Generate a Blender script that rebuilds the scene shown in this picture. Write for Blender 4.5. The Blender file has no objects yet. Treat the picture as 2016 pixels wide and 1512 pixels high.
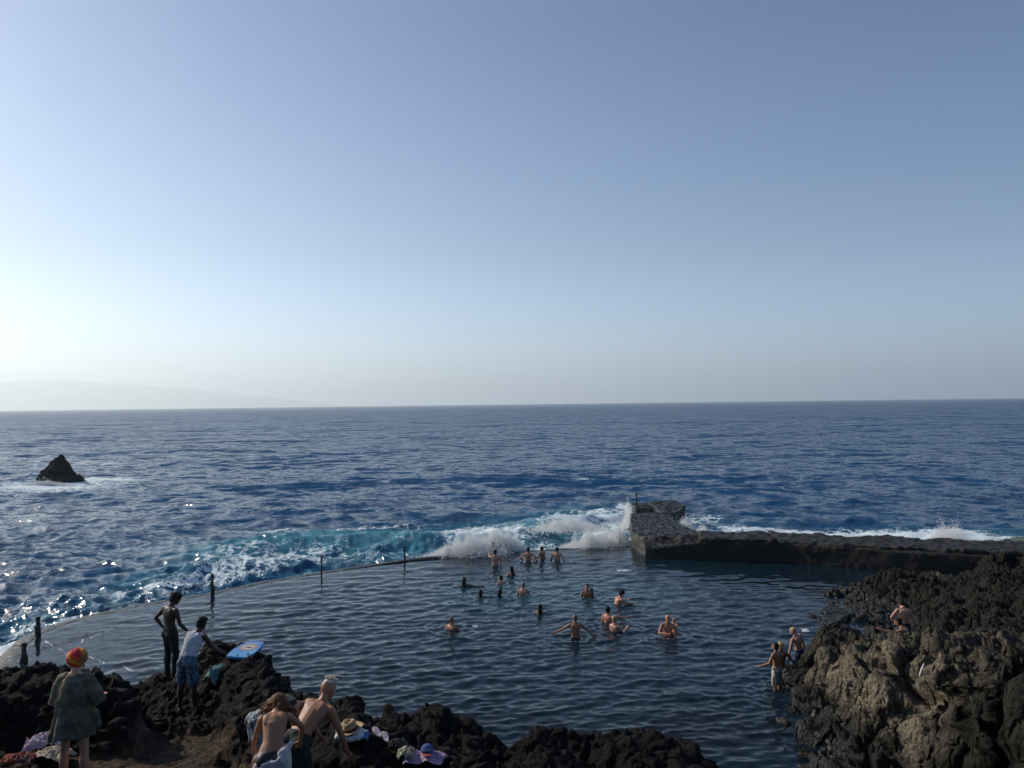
import bpy, bmesh, math, random
import numpy as np
from mathutils import Vector, Matrix
R = math.radians
SC = bpy.context.scene
COL = SC.collection

# ------------------------------------------------------------------ camera
EYE = 7.6
FPX = 1500.0
PITCH, ROLL = math.atan(39.5/1500), math.atan(25/2016)
_f = Vector((0, math.cos(PITCH), math.sin(PITCH)))
_u0 = Vector((0, -math.sin(PITCH), math.cos(PITCH)))
_r0 = Vector((1, 0, 0))
_r = _r0*math.cos(ROLL) - _u0*math.sin(ROLL)
_u = _u0*math.cos(ROLL) + _r0*math.sin(ROLL)
cam = bpy.data.cameras.new('camera'); camo = bpy.data.objects.new('camera', cam); COL.objects.link(camo)
cam.sensor_width = 36; cam.lens = 36*FPX/2016; cam.clip_start = .1; cam.clip_end = 200000
m = Matrix((( _r.x, _u.x, -_f.x, 0), (_r.y, _u.y, -_f.y, 0), (_r.z, _u.z, -_f.z, EYE), (0, 0, 0, 1)))
camo.matrix_world = m
SC.camera = camo

# ------------------------------------------------------------------ sky, sun, exposure
SUN_AZ, SUN_EL = R(-62), R(31)          # azimuth from +Y, negative = left
TINT = [(0, (1.32, 1.58, 2.08)), (.06, (1.15, 1.29, 1.62)), (.19, (.81, .92, 1.05)), (.45, (.56, .69, .88))]
w = bpy.data.worlds.new('World'); SC.world = w; w.use_nodes = True
nt = w.node_tree; nt.nodes.clear()
out = nt.nodes.new('ShaderNodeOutputWorld'); bg = nt.nodes.new('ShaderNodeBackground')
sky = nt.nodes.new('ShaderNodeTexSky'); sky.sky_type = 'NISHITA'; sky.sun_disc = False
sky.sun_elevation = SUN_EL; sky.sun_rotation = SUN_AZ
sky.altitude = 0; sky.air_density = 1.0; sky.dust_density = 0.8; sky.ozone_density = 2.0
bg.inputs['Strength'].default_value = .11
# the sky model turns too yellow at the horizon for this clear sea air: pull the lowest degrees back to a pale blue grey
tc = nt.nodes.new('ShaderNodeTexCoord'); sx = nt.nodes.new('ShaderNodeSeparateXYZ'); nt.links.new(tc.outputs['Generated'], sx.inputs[0])
cr = nt.nodes.new('ShaderNodeValToRGB'); nt.links.new(sx.outputs[2], cr.inputs[0])
while len(cr.color_ramp.elements) < len(TINT): cr.color_ramp.elements.new(.5)
for e, (pz, c) in zip(cr.color_ramp.elements, TINT): e.position = pz; e.color = (*[x/2 for x in c], 1)
mul = nt.nodes.new('ShaderNodeVectorMath'); mul.operation = 'MULTIPLY'
nt.links.new(sky.outputs[0], mul.inputs[0]); nt.links.new(cr.outputs[0], mul.inputs[1])
dbl = nt.nodes.new('ShaderNodeVectorMath'); dbl.operation = 'SCALE'; dbl.inputs['Scale'].default_value = 2.0
nt.links.new(mul.outputs[0], dbl.inputs[0])
nt.links.new(dbl.outputs[0], bg.inputs[0]); nt.links.new(bg.outputs[0], out.inputs[0])
sl = bpy.data.lights.new('sun', 'SUN'); sl.energy = 4.2; sl.angle = R(.53); sl.color = (1, .90, .76)
so = bpy.data.objects.new('sun', sl); COL.objects.link(so)
sdir = Vector((math.sin(SUN_AZ)*math.cos(SUN_EL), math.cos(SUN_AZ)*math.cos(SUN_EL), math.sin(SUN_EL)))
so.rotation_euler = sdir.to_track_quat('Z', 'Y').to_euler()
vs = SC.view_settings; vs.view_transform = 'Standard'; vs.look = 'None'; vs.gamma = 1; vs.exposure = 0.0
SC.cycles.denoising_input_passes = "RGB_ALBEDO_NORMAL"; SC.cycles.denoising_prefilter = "ACCURATE"; SC.cycles.max_bounces = 6; SC.cycles.volume_bounces = 1; SC.cycles.transparent_max_bounces = 12
SC.cycles.sample_clamp_indirect = 4; SC.cycles.caustics_reflective = False; SC.cycles.caustics_refractive = False

# ------------------------------------------------------------------ pixel -> world authoring helpers (photo pixels, 2016 x 1512)
def ray(px, py):
    d = _f*FPX + _r*(px-1008) + _u*(756-py)
    return d
def G(px, py, z=0.0):
    d = ray(px, py); t = (z-EYE)/d.z
    return Vector((d.x*t, d.y*t, z))
def P(px, py, D):
    d = ray(px, py); t = D/d.y
    return Vector((d.x*t, D, EYE+d.z*t))

# ------------------------------------------------------------------ numpy noise
def _h(ix, iy, iz, s):
    h = (ix.astype(np.int64)*374761393 + iy.astype(np.int64)*668265263 + iz.astype(np.int64)*2147483647 + s*1274126177) & 0xffffffff
    h = ((h ^ (h >> 13))*1274126177) & 0xffffffff
    h = ((h ^ (h >> 16))*2246822519) & 0xffffffff
    return (h ^ (h >> 15)) & 0xffffffff
def perlin(p, s=0):
    i = np.floor(p).astype(np.int64); f = p-i
    u = f*f*f*(f*(f*6-15)+10)
    res = 0
    for dx in (0, 1):
        wx = u[:, 0] if dx else 1-u[:, 0]
        for dy in (0, 1):
            wy = u[:, 1] if dy else 1-u[:, 1]
            for dz in (0, 1):
                wz = u[:, 2] if dz else 1-u[:, 2]
                h = _h(i[:, 0]+dx, i[:, 1]+dy, i[:, 2]+dz, s)
                gx = (h & 1023)/511.5-1; gy = ((h >> 10) & 1023)/511.5-1; gz = ((h >> 20) & 1023)/511.5-1
                res = res + wx*wy*wz*(gx*(f[:, 0]-dx)+gy*(f[:, 1]-dy)+gz*(f[:, 2]-dz))
    return res*1.2
def fbm(p, octs=4, s=0, gain=.5):
    a, t = 1.0, 0
    for k in range(octs):
        t = t + a*perlin(p*(2.03**k)+k*17.3, s+k); a *= gain
    return t
def worley(p, s=0, facet=False):
    i = np.floor(p).astype(np.int64); f = p-i
    F1 = np.full(len(p), 9.0); F2 = np.full(len(p), 9.0); C = np.zeros(len(p)); T = np.zeros(len(p))
    for dx in (-1, 0, 1):
        for dy in (-1, 0, 1):
            for dz in (-1, 0, 1):
                h = _h(i[:, 0]+dx, i[:, 1]+dy, i[:, 2]+dz, s)
                ox = (h & 1023)/1023.; oy = ((h >> 10) & 1023)/1023.; oz = ((h >> 20) & 1023)/1023.
                vx, vy, vz = dx+ox-f[:, 0], dy+oy-f[:, 1], dz+oz-f[:, 2]
                d = np.sqrt(vx**2+vy**2+vz**2)
                n = d < F1
                if facet: T = np.where(n, vx*((h >> 3 & 255)/127.5-1)+vy*((h >> 12 & 255)/127.5-1)+vz*((h >> 21 & 255)/127.5-1), T)
                F2 = np.where(n, F1, np.minimum(F2, d)); C = np.where(n, (h % 1000)/1000., C); F1 = np.where(n, d, F1)
    return (F1, F2, C, T) if facet else (F1, F2, C)
def sstep(a, b, x):
    t = np.clip((x-a)/(b-a), 0, 1); return t*t*(3-2*t)

# ------------------------------------------------------------------ object helpers
def tag(o, label=None, cat=None, group=None, kind=None):
    if label: o['label'] = label
    if cat: o['category'] = cat
    if group: o['group'] = group
    if kind: o['kind'] = kind
    return o
def empty(name, loc, rz=0.0):
    o = bpy.data.objects.new(name, None); COL.objects.link(o)
    o.location = loc; o.rotation_euler = (0, 0, rz); o.empty_display_size = .2
    return o
def link_mesh(name, me, mat=None, parent=None, smooth=True):
    o = bpy.data.objects.new(name, me); COL.objects.link(o)
    if mat: me.materials.append(mat)
    if parent: o.parent = parent
    if smooth: me.polygons.foreach_set('use_smooth', [True]*len(me.polygons))
    return o
def np_mesh(name, v, quads):
    me = bpy.data.meshes.new(name)
    v = np.asarray(v, dtype=np.float32); q = np.asarray(quads, dtype=np.int32)
    k = q.shape[1]
    me.vertices.add(len(v)); me.vertices.foreach_set('co', v.ravel())
    me.loops.add(q.size); me.loops.foreach_set('vertex_index', q.ravel())
    me.polygons.add(len(q)); me.polygons.foreach_set('loop_start', np.arange(0, q.size, k, dtype=np.int32))
    me.update(calc_edges=True); me.validate()
    return me
def attr(me, name, arr):
    a = me.attributes.new(name, 'FLOAT', 'POINT'); a.data.foreach_set('value', np.asarray(arr, dtype=np.float32))
def grid_quads(nr, nc):
    i = np.arange(nr-1)[:, None]*nc + np.arange(nc-1)[None, :]
    i = i.ravel()
    return np.stack([i, i+1, i+nc+1, i+nc], 1)
def get_co(me):
    a = np.empty(len(me.vertices)*3, dtype=np.float32); me.vertices.foreach_get('co', a); return a.reshape(-1, 3).astype(np.float64)
def get_no(me):
    a = np.empty(len(me.vertices)*3, dtype=np.float32); me.vertices.foreach_get('normal', a); return a.reshape(-1, 3).astype(np.float64)
def set_co(me, a):
    me.vertices.foreach_set('co', a.astype(np.float32).ravel()); me.update()
def remeshed(bm, voxel, smooth=3, fac=.5):
    """union overlapping closed shapes of a bmesh into one continuous skin"""
    me = bpy.data.meshes.new('tmp'); bm.to_mesh(me); bm.free()
    o = bpy.data.objects.new('tmp', me); COL.objects.link(o)
    r = o.modifiers.new('r', 'REMESH'); r.mode = 'VOXEL'; r.voxel_size = voxel; r.adaptivity = 0
    if smooth:
        s = o.modifiers.new('s', 'SMOOTH'); s.factor = fac; s.iterations = smooth
    dg = bpy.context.evaluated_depsgraph_get(); dg.update()
    res = bpy.data.meshes.new_from_object(o.evaluated_get(dg))
    bpy.data.objects.remove(o); bpy.data.meshes.remove(me)
    return res

# ------------------------------------------------------------------ material helpers
class NT:
    def __init__(s, name):
        s.m = bpy.data.materials.new(name); s.m.use_nodes = True; s.t = s.m.node_tree; s.t.nodes.clear()
        s.out = s.n('ShaderNodeOutputMaterial')
    def n(s, typ, **kw):
        nd = s.t.nodes.new(typ)
        for k, v in kw.items(): setattr(nd, k, v)
        return nd
    def set(s, sock, v):
        if isinstance(v, bpy.types.NodeSocket): s.t.links.new(v, sock)
        elif isinstance(v, (tuple, list)) and len(v) == 3 and sock.type == 'RGBA': sock.default_value = (*v, 1)
        else: sock.default_value = v
    def math(s, op, a, b=0.0, c=0.0, clamp=False):
        nd = s.n('ShaderNodeMath', operation=op); nd.use_clamp = clamp
        s.set(nd.inputs[0], a); s.set(nd.inputs[1], b); s.set(nd.inputs[2], c); return nd.outputs[0]
    def vmath(s, op, a, b=(0, 0, 0), sc=None):
        nd = s.n('ShaderNodeVectorMath', operation=op); s.set(nd.inputs[0], a)
        if op != 'NORMALIZE' and op != 'SCALE': s.set(nd.inputs[1], b)
        if sc is not None: s.set(nd.inputs['Scale'], sc)
        return nd.outputs[0]
    def ramp01(s, v, a, b, lo=0.0, hi=1.0):
        nd = s.n('ShaderNodeMapRange', interpolation_type='SMOOTHSTEP')
        for i, x in enumerate((v, a, b, lo, hi)): s.set(nd.inputs[i], x)
        return nd.outputs[0]
    def mix(s, f, a, b):
        nd = s.n('ShaderNodeMix', data_type='RGBA'); s.set(nd.inputs[0], f); s.set(nd.inputs[6], a); s.set(nd.inputs[7], b); return nd.outputs[2]
    def coord(s): return s.n('ShaderNodeTexCoord').outputs['Object']
    def pos(s): return s.n('ShaderNodeNewGeometry').outputs['Position']
    def attr(s, name): return s.n('ShaderNodeAttribute', attribute_name=name).outputs['Fac']
    def noise(s, vec, scale, detail=4, rough=.5, dist=0.0, col=False):
        nd = s.n('ShaderNodeTexNoise'); s.set(nd.inputs['Vector'], vec); nd.inputs['Scale'].default_value = scale
        nd.inputs['Detail'].default_value = detail; nd.inputs['Roughness'].default_value = rough; nd.inputs['Distortion'].default_value = dist
        return nd.outputs['Color' if col else 'Fac']
    def vor(s, vec, scale, feature='F1', out='Distance'):
        nd = s.n('ShaderNodeTexVoronoi', feature=feature); s.set(nd.inputs['Vector'], vec); nd.inputs['Scale'].default_value = scale
        return nd.outputs[out]
    def scalev(s, vec, k):
        return s.vmath('MULTIPLY', vec, k)
    def bump(s, h, strength, dist):
        nd = s.n('ShaderNodeBump'); nd.inputs['Strength'].default_value = strength; nd.inputs['Distance'].default_value = dist
        s.set(nd.inputs['Height'], h); return nd.outputs[0]
    def bsdf(s, col, rough=.6, normal=None, **kw):
        b = s.n('ShaderNodeBsdfPrincipled'); s.set(b.inputs['Base Color'], col); s.set(b.inputs['Roughness'], rough)
        if normal is not None: s.set(b.inputs['Normal'], normal)
        for k, v in kw.items(): s.set(b.inputs[k.replace('_', ' ')], v)
        return b.outputs[0]
    def done(s, sh):
        s.t.links.new(sh, s.out.inputs[0]); return s.m

def mat_simple(name, col, rough=.6, var=.25, scale=12, bump=.0, bscale=60, **kw):
    t = NT(name); c = t.coord()
    n = t.noise(c, scale, 4)
    dark = tuple(x*(1-var) for x in col); light = tuple(min(1, x*(1+var)) for x in col)
    base = t.mix(n, dark, light)
    nm = t.bump(t.noise(c, bscale, 3), bump, .01) if bump else None
    return t.done(t.bsdf(base, rough, nm, **kw))

# water ------------------------------------------------
def water_normal(t, pos, amp, base_scale=2.2, swell=None):
    """facet slopes too small for the mesh: horizontal tilt vectors added to the surface normal"""
    g = t.n('ShaderNodeNewGeometry').outputs['Normal']
    s1 = t.vmath('SUBTRACT', t.noise(t.scalev(pos, (1, 1.5, 1)), base_scale, 5, .68, .3, col=True), (.5, .5, .5))
    s1 = t.vmath('SCALE', t.vmath('MULTIPLY', s1, (1, 1, 0)), sc=amp)
    if swell is not None:     # longer chop, for where the mesh is too coarse to carry it
        s2 = t.vmath('SUBTRACT', t.noise(t.scalev(pos, (.30, .42, 1)), 1, 3, .6, .4, col=True), (.5, .5, .5))
        s3 = t.vmath('SUBTRACT', t.noise(t.scalev(pos, (.035, .05, 1)), 1, 4, .65, .4, col=True), (.5, .5, .5))
        s4 = t.vmath('SCALE', t.vmath('MULTIPLY', t.vmath('ADD', s2, t.vmath('SCALE', s3, sc=1.1)), (1, 1, 0)), sc=swell)
        s1 = t.vmath('ADD', s1, s4)
    return t.vmath('NORMALIZE', t.vmath('ADD', g, s1))
def foam_mask(t, pos, foam):
    wv = t.vmath('SCALE', t.vmath('SUBTRACT', t.noise(pos, 1.1, 4, .65, col=True), (.5, .5, .5)), sc=1.5)
    p = t.vmath('ADD', pos, wv)
    e1 = t.ramp01(t.vor(t.scalev(p, (1, .7, 1)), 1.3, 'DISTANCE_TO_EDGE'), 0, .22, 1, 0)
    e2 = t.ramp01(t.vor(t.scalev(p, (1, .8, 1)), 4.2, 'DISTANCE_TO_EDGE'), 0, .24, 1, 0)
    n = t.noise(pos, 2.1, 9, .74)
    v = t.math('ADD', t.math('MULTIPLY', e1, .30), t.math('ADD', t.math('MULTIPLY', e2, .22), t.math('MULTIPLY', n, .80)))
    th = t.math('SUBTRACT', 1.20, foam)
    return t.math('MULTIPLY', t.ramp01(t.math('SUBTRACT', v, th), -.05, .22, 0, .96), t.ramp01(foam, .02, .12))
def mat_ocean():
    t = NT('sea_water'); pos = t.pos()
    micro = t.attr('micro'); foam = t.attr('foam'); aqua = t.attr('aqua')
    n = water_normal(t, pos, micro, 2.2, t.ramp01(micro, .35, 1.0, 0, 1.9))
    fm = foam_mask(t, pos, foam)
    av = t.math('MULTIPLY', aqua, t.ramp01(t.noise(pos, .5, 5, .6), .25, .65, .55, 1.0))
    deep = t.mix(t.noise(pos, .06, 3), (.003, .038, .100), (.008, .062, .150))
    base = t.mix(av, deep, (.070, .245, .30))
    dif = t.n('ShaderNodeBsdfDiffuse'); t.set(dif.inputs[0], base)
    gl = t.n('ShaderNodeBsdfGlossy'); t.set(gl.inputs['Roughness'], t.math('ADD', .05, t.math('MULTIPLY', micro, .10))); t.set(gl.inputs['Normal'], n)
    fr = t.n('ShaderNodeFresnel'); fr.inputs['IOR'].default_value = 1.33; t.set(fr.inputs['Normal'], n)
    # a rough sea reflects less at a low angle than a flat one: the facets seen are the ones tilted to the viewer
    k = t.math('MULTIPLY', fr.outputs[0], t.ramp01(micro, .25, 1.1, 1.0, .74))
    w1 = t.n('ShaderNodeMixShader'); t.set(w1.inputs[0], k); t.set(w1.inputs[1], dif.outputs[0]); t.set(w1.inputs[2], gl.outputs[0])
    wsh = w1.outputs[0]
    fb = t.bump(t.noise(pos, 5, 6, .7), .6, .12)
    fsh = t.bsdf(t.mix(t.noise(pos, 4, 5, .7), (.52, .68, .72), (.86, .89, .90)), .8, fb)
    mx = t.n('ShaderNodeMixShader'); t.set(mx.inputs[0], fm); t.set(mx.inputs[1], wsh); t.set(mx.inputs[2], fsh)
    return t.done(mx.outputs[0])
def mat_pool():
    t = NT('pool_water'); pos = t.pos()
    micro = t.attr('micro'); clear = t.attr('clear'); teal = t.attr('teal'); foam = t.attr('foam')
    n = water_normal(t, pos, micro, 5.0)
    base = t.mix(teal, (.009, .024, .042), (.022, .10, .135))
    base = t.mix(t.math('MULTIPLY', t.noise(pos, .25, 4), .5), base, (.008, .024, .030))
    d = t.n('ShaderNodeBsdfDiffuse'); t.set(d.inputs[0], base)
    tr = t.n('ShaderNodeBsdfTransparent'); tr.inputs[0].default_value = (.42, .60, .62, 1)
    m1 = t.n('ShaderNodeMixShader'); t.set(m1.inputs[0], clear); t.set(m1.inputs[1], d.outputs[0]); t.set(m1.inputs[2], tr.outputs[0])
    gl = t.n('ShaderNodeBsdfGlossy'); gl.inputs['Roughness'].default_value = .04; t.set(gl.inputs['Normal'], n)
    fr = t.n('ShaderNodeFresnel'); fr.inputs['IOR'].default_value = 1.33; t.set(fr.inputs['Normal'], n)
    m2 = t.n('ShaderNodeMixShader'); t.set(m2.inputs[0], fr.outputs[0]); t.set(m2.inputs[1], m1.outputs[0]); t.set(m2.inputs[2], gl.outputs[0])
    fm = foam_mask(t, t.scalev(pos, (2, 2, 2)), foam)  # mask carries real foam plus the painted caustic lines
    fsh = t.bsdf((.8, .84, .86), .8)
    m3 = t.n('ShaderNodeMixShader'); t.set(m3.inputs[0], fm); t.set(m3.inputs[1], m2.outputs[0]); t.set(m3.inputs[2], fsh)
    return t.done(m3.outputs[0])
def mat_rock(name, c1, c2, c3, sandc=(.105, .070, .042), bump=1.0, warm=None):
    """dark lava: mottled base, pitted bump, wet and darker close to the water, sand where the 'sand' attribute says so"""
    t = NT(name); pos = t.pos()
    big = t.noise(pos, .9, 5, .6); fine = t.noise(pos, 14, 6, .7)
    c = t.mix(t.ramp01(big, .35, .62), c1, c2)
    c = t.mix(t.ramp01(fine, .52, .74), c, c3)
    if warm:
        wm = t.math('MULTIPLY', t.attr('warm'), t.ramp01(t.noise(pos, 2.2, 5, .6), .30, .55, .35, 1))
        c = t.mix(wm, c, t.mix(t.ramp01(fine, .35, .65), warm[0], warm[1]))
    sand = t.attr('sand')
    sc = t.mix(t.ramp01(t.noise(pos, 7, 8, .78), .36, .66), tuple(x*.22 for x in sandc), sandc)
    c = t.mix(sand, c, sc)
    z = t.n('ShaderNodeSeparateXYZ'); t.set(z.inputs[0], pos)
    wet = t.ramp01(t.math('ADD', z.outputs[2], t.math('MULTIPLY', big, -.5)), -.1, .35, 1, 0)
    c = t.mix(t.math('MULTIPLY', wet, .6), c, (.012, .014, .012))
    rough = t.ramp01(wet, 0, 1, .78, .42)
    pits = t.vor(t.vmath('ADD', pos, t.vmath('SCALE', t.noise(pos, 7, 3, col=True), sc=.1)), 13, 'F1')
    h = t.math('ADD', t.math('MULTIPLY', t.noise(pos, 10, 8, .75), 1.0), t.math('MULTIPLY', pits, .55))
    if warm:   # open joints in the fractured face
        jp = t.scalev(t.vmath('ADD', pos, t.vmath('SCALE', t.noise(pos, 1.6, 2, col=True), sc=.22)), (1.7, 1.7, .7))
        jt = t.ramp01(t.vor(jp, 1.0, 'DISTANCE_TO_EDGE'), 0, .10)
        jt2 = t.ramp01(t.vor(t.scalev(jp, (2.2, 2.2, 1.8)), 1.0, 'DISTANCE_TO_EDGE'), 0, .12)
        h = t.math('ADD', h, t.math('ADD', t.math('MULTIPLY', jt, 1.6), t.math('MULTIPLY', jt2, .35)))
    return t.done(t.bsdf(c, rough, t.bump(h, bump, .07), Specular_IOR_Level=t.ramp01(wet, 0, 1, .12, .3)))
# ------------------------------------------------------------------ water surfaces
U = lambda px: (px-1008)/FPX
CREST_PX = [(-60, 1420), (0, 1342), (40, 1290), (70, 1253), (150, 1222), (280, 1193), (416, 1171), (520, 1148), (632, 1129), (796, 1106), (900, 1096), (970, 1091), (1100, 1083), (1242, 1077)]
CREST = np.array([(G(a, b, 0).x, G(a, b, 0).y) for a, b in CREST_PX])
def seg_dist(x, y, poly):
    """distance to a polyline, side (+ = left of travel direction) and arc position"""
    best = np.full(x.shape, 1e9); side = np.zeros(x.shape); arc = np.zeros(x.shape); s0 = 0
    for (ax, ay), (bx, by) in zip(poly[:-1], poly[1:]):
        dx, dy = bx-ax, by-ay; L = math.hypot(dx, dy)
        t = np.clip(((x-ax)*dx+(y-ay)*dy)/(L*L), 0, 1)
        d = np.hypot(x-ax-t*dx, y-ay-t*dy)
        cr = dx*(y-ay)-dy*(x-ax)
        n = d < best
        best = np.where(n, d, best); side = np.where(n, np.sign(cr), side); arc = np.where(n, s0+t*L, arc); s0 += L
    return best, side, arc
def inside(x, y, poly):
    c = np.zeros(x.shape, dtype=bool); n = len(poly)
    for i in range(n):
        ax, ay = poly[i]; bx, by = poly[(i+1) % n]
        if ay == by: continue
        k = ((ay > y) != (by > y)) & (x < (bx-ax)*(y-ay)/(by-ay)+ax)
        c ^= k
    return c
POOLPOLY = [tuple(p) for p in CREST] + [(6.9, 38.3), (12.5, 36.6), (17.5, 33.4), (24, 30), (26, 20), (20, 8), (-9, 7), (-13.0, 10), (-14.0, 15)]

def waves(x, y, rng, lmin, lmax, n, rms, mean_dir, spread, sr, st, chop=.7, mod=None, tilt=.45, peak=1.0):
    """sum of directional sine waves (Gerstner); components too short for the local mesh spacing go to the micro slope"""
    X = x.copy(); Y = y.copy(); Z = np.zeros_like(x); lost = np.zeros_like(x)
    r = np.hypot(x, y)+1e-6; rx, ry = x/r, y/r
    lam = np.exp(np.linspace(math.log(lmin), math.log(lmax), n))
    wl = (lam/peak)**(-tilt)*np.where(lam < peak, (lam/peak)**(tilt), 1); wl /= math.sqrt((wl**2).mean())
    for L, wl_ in zip(lam, wl):
        th = mean_dir+rng.normal()*spread; k = 2*math.pi/L; kx, ky = k*math.cos(th), k*math.sin(th)
        s = wl_*rms*math.sqrt(2.0/n)*rng.uniform(.6, 1.4); a = s/k; ph = rng.uniform(0, 2*math.pi)
        q = np.abs(kx*rx+ky*ry)*sr+np.abs(kx*ry-ky*rx)*st
        wgt = 1-sstep(.9, 1.9, q)
        if mod is not None: aa = a*wgt*mod
        else: aa = a*wgt
        p = kx*x+ky*y+ph
        Z += aa*np.cos(p); X -= chop*aa*math.cos(th)*np.sin(p); Y -= chop*aa*math.sin(th)*np.sin(p)
        lost += (s*s/2)*(1-wgt**2)
    return X, Y, Z, np.sqrt(lost)
def fan(dep0, dep1, rows, cols, az):
    dep = np.linspace(dep0, dep1, rows); r = EYE/np.tan(dep)
    th = np.linspace(-az, az, cols)
    rr, tt = np.meshgrid(r, th, indexing='ij')
    sr = np.gradient(r)[:, None]*np.ones((1, cols)); st = rr*(2*az/cols)
    return (rr*np.sin(tt)).ravel(), (rr*np.cos(tt)).ravel(), np.abs(sr).ravel(), st.ravel(), rows, cols
def blobs(x, y, lst, z=-.4):
    t = np.zeros_like(x)
    for px, py, rx, ry, v, *sk in lst:
        c = G(px, py, z); D = c.y; sx = rx*D/FPX; sy = ry*D*D/(FPX*(EYE-z))
        dx = x-c.x; dy = y-c.y
        if sk: dy = dy-dx*sk[0]
        g = v*np.exp(-((dx/sx)**2+(dy/sy)**2))
        t = np.maximum(t, g)+.35*np.minimum(t, g)
    return t
def cut(me_v, quads, keepv, extra):
    k = keepv[quads].all(axis=1); q = quads[k]
    used = np.unique(q); remap = -np.ones(len(me_v), dtype=np.int64); remap[used] = np.arange(len(used))
    return me_v[used], remap[q], [e[used] for e in extra]

rng = np.random.default_rng(7)
x, y, sr, st, nr, nc = fan(math.atan(8.0/19), math.atan(7.6/60000), 560, 1150, R(41))
d, side, arc = seg_dist(x, y, [tuple(c) for c in CREST])
outside = np.where((side > 0), d, -d)
pts3 = np.stack([x*.012, y*.012, 0*x], 1)
mod = 1+.9*np.clip(perlin(pts3, 5), -.6, .6)
far = sstep(60, 400, np.hypot(x, y))
X, Y, Z, lost = waves(x, y, rng, .32, 9, 170, .33, R(-97), .62, sr, st, mod=mod, tilt=.68, peak=.85)
Z *= 1.0
RIDGE = np.array([(G(a, b, .2).x, G(a, b, .2).y) for a, b in [(180, 1165), (330, 1110), (430, 1080), (520, 1062), (600, 1055), (720, 1052), (850, 1050), (1000, 1045), (1080, 1032), (1150, 1018), (1240, 1005)]])
rd, rs, ra = seg_dist(x, y, [tuple(c) for c in RIDGE])
rlen = np.hypot(*(np.diff(RIDGE, axis=0).T)).sum()
rw = perlin(np.stack([x*.35, y*.35, 0*x+2], 1), 3)
env = sstep(.05*rlen, .38*rlen, ra)*(1-.35*sstep(.85*rlen, rlen, ra))
lead = np.where(rs < 0, np.exp(-(rd/1.15)**2), np.exp(-(rd/3.4)**2))
ridge = env*lead*(.95+.35*rw)
swash = np.exp(-(np.clip(outside, 0, 99)/6)**2)*(outside > 0)
chopn = fbm(np.stack([x*1.1, y*1.1, 0*x], 1), 4, 21)
Z = Z-.42+ridge*.62+swash*chopn*.34
nearw = sstep(1.6, .3, outside)
Z = Z*(1-nearw)+nearw*(-.07+.07*chopn)
Z = np.where(outside < 1.4, np.minimum(Z, -.02+.06*chopn), Z)
stack_c = G(122, 951, -.4)
foam = blobs(x, y, [
 (1180, 1056, 60, 26, .95), (1100, 1030, 60, 22, .75), (950, 1062, 90, 24, .95), (1060, 1075, 60, 14, .62), (740, 1041, 150, 4.5, .66), (560, 1046, 110, 5, .58),
 (600, 1092, 230, 18, .56), (480, 1110, 120, 26, .56), (800, 1075, 60, 16, .30), (420, 1130, 130, 26, .52), (300, 1170, 140, 20, .48), (230, 1205, 120, 12, .60, .55), (150, 1222, 90, 9, .66, .5), (60, 1200, 110, 26, .42), (30, 1245, 60, 18, .55),
 (330, 1160, 90, 8, .6, .5), (420, 1140, 100, 7, .55, .5), (1180, 1010, 70, 10, .7), (1235, 1000, 24, 8, .95), (1215, 1035, 50, 24, .7),
 (1380, 1022, 60, 9, .62), (1350, 1035, 40, 10, .85), (1480, 1044, 130, 12, .82), (1650, 1052, 170, 14, .92), (1760, 1050, 200, 12, .80), (1830, 1060, 120, 16, .92), (1990, 1064, 110, 13, .92), (1870, 1046, 50, 9, .8), (2100, 1066, 90, 12, .85),
 (70, 956, 120, 9, .85), (190, 944, 120, 7, .78), (130, 962, 150, 7, .70), (122, 953, 60, 4, 1.0), (240, 952, 90, 5, .5), (340, 935, 70, 4, .42), (30, 975, 90, 7, .5), (520, 925, 170, 5, .34), (790, 926, 80, 4, .36),
 (1630, 917, 46, 4, .44), (1715, 912, 16, 3, .36), (1760, 925, 60, 4, .30), (60, 1130, 140, 60, .38), (20, 1300, 60, 50, .8), (1262, 1006, 24, 6, 1.0), (1500, 930, 300, 20, .22), (180, 1040, 200, 30, .25)])
foam += .10*sstep(.45, .8, ridge)*sstep(-.2, .5, rw+.3)
foam = np.clip(foam+.12*perlin(np.stack([x*.5, y*.5, 0*x], 1), 12)*(foam > .05), 0, 1.05)
aqua = blobs(x, y, [(640, 1072, 260, 26, .85), (830, 1074, 110, 22, 1.0), (460, 1098, 150, 26, .7), (320, 1140, 120, 28, .55), (220, 1185, 150, 26, .5), (1080, 1048, 150, 34, .95), (1180, 1020, 90, 16, .8),
 (60, 1225, 120, 18, .6), (1380, 1034, 90, 16, .6), (1650, 1060, 260, 14, .7), (1900, 1055, 170, 18, .6), (120, 955, 130, 10, .55), (1150, 1000, 90, 10, .35)])
aqua = np.clip(np.maximum(aqua, .75*np.exp(-(np.clip(outside, 0, 99)/2.6)**2)), 0, 1)
foam = np.clip(foam+.38*np.exp(-(np.clip(outside, 0, 99)/.9)**2)*(x < 6), 0, 1.05)
foam = np.clip(foam+.50*sstep(.42, .85, fbm(np.stack([x*.10, y*.22, 0*x+7], 1), 3, 61))*(1-sstep(300, 900, y)), 0, 1.05)
micro = lost*3.6+.26
keep = outside > .12
keep &= ~((x > 5.8) & (y < 37.0) & (side < 0))
keep &= ~inside(x, y, POOLPOLY) | (outside > .12)
V = np.stack([X, Y, Z], 1)
# never let the choppy drift carry sea water over the wall
v, q, (foam, aqua, micro) = cut(V, grid_quads(nr, nc), keep, [foam, aqua, micro])
me = np_mesh('ocean', v, q)
attr(me, 'foam', foam); attr(me, 'aqua', aqua); attr(me, 'micro', micro)
ocean = tag(link_mesh('ocean', me, mat_ocean()), kind='structure')

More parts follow.
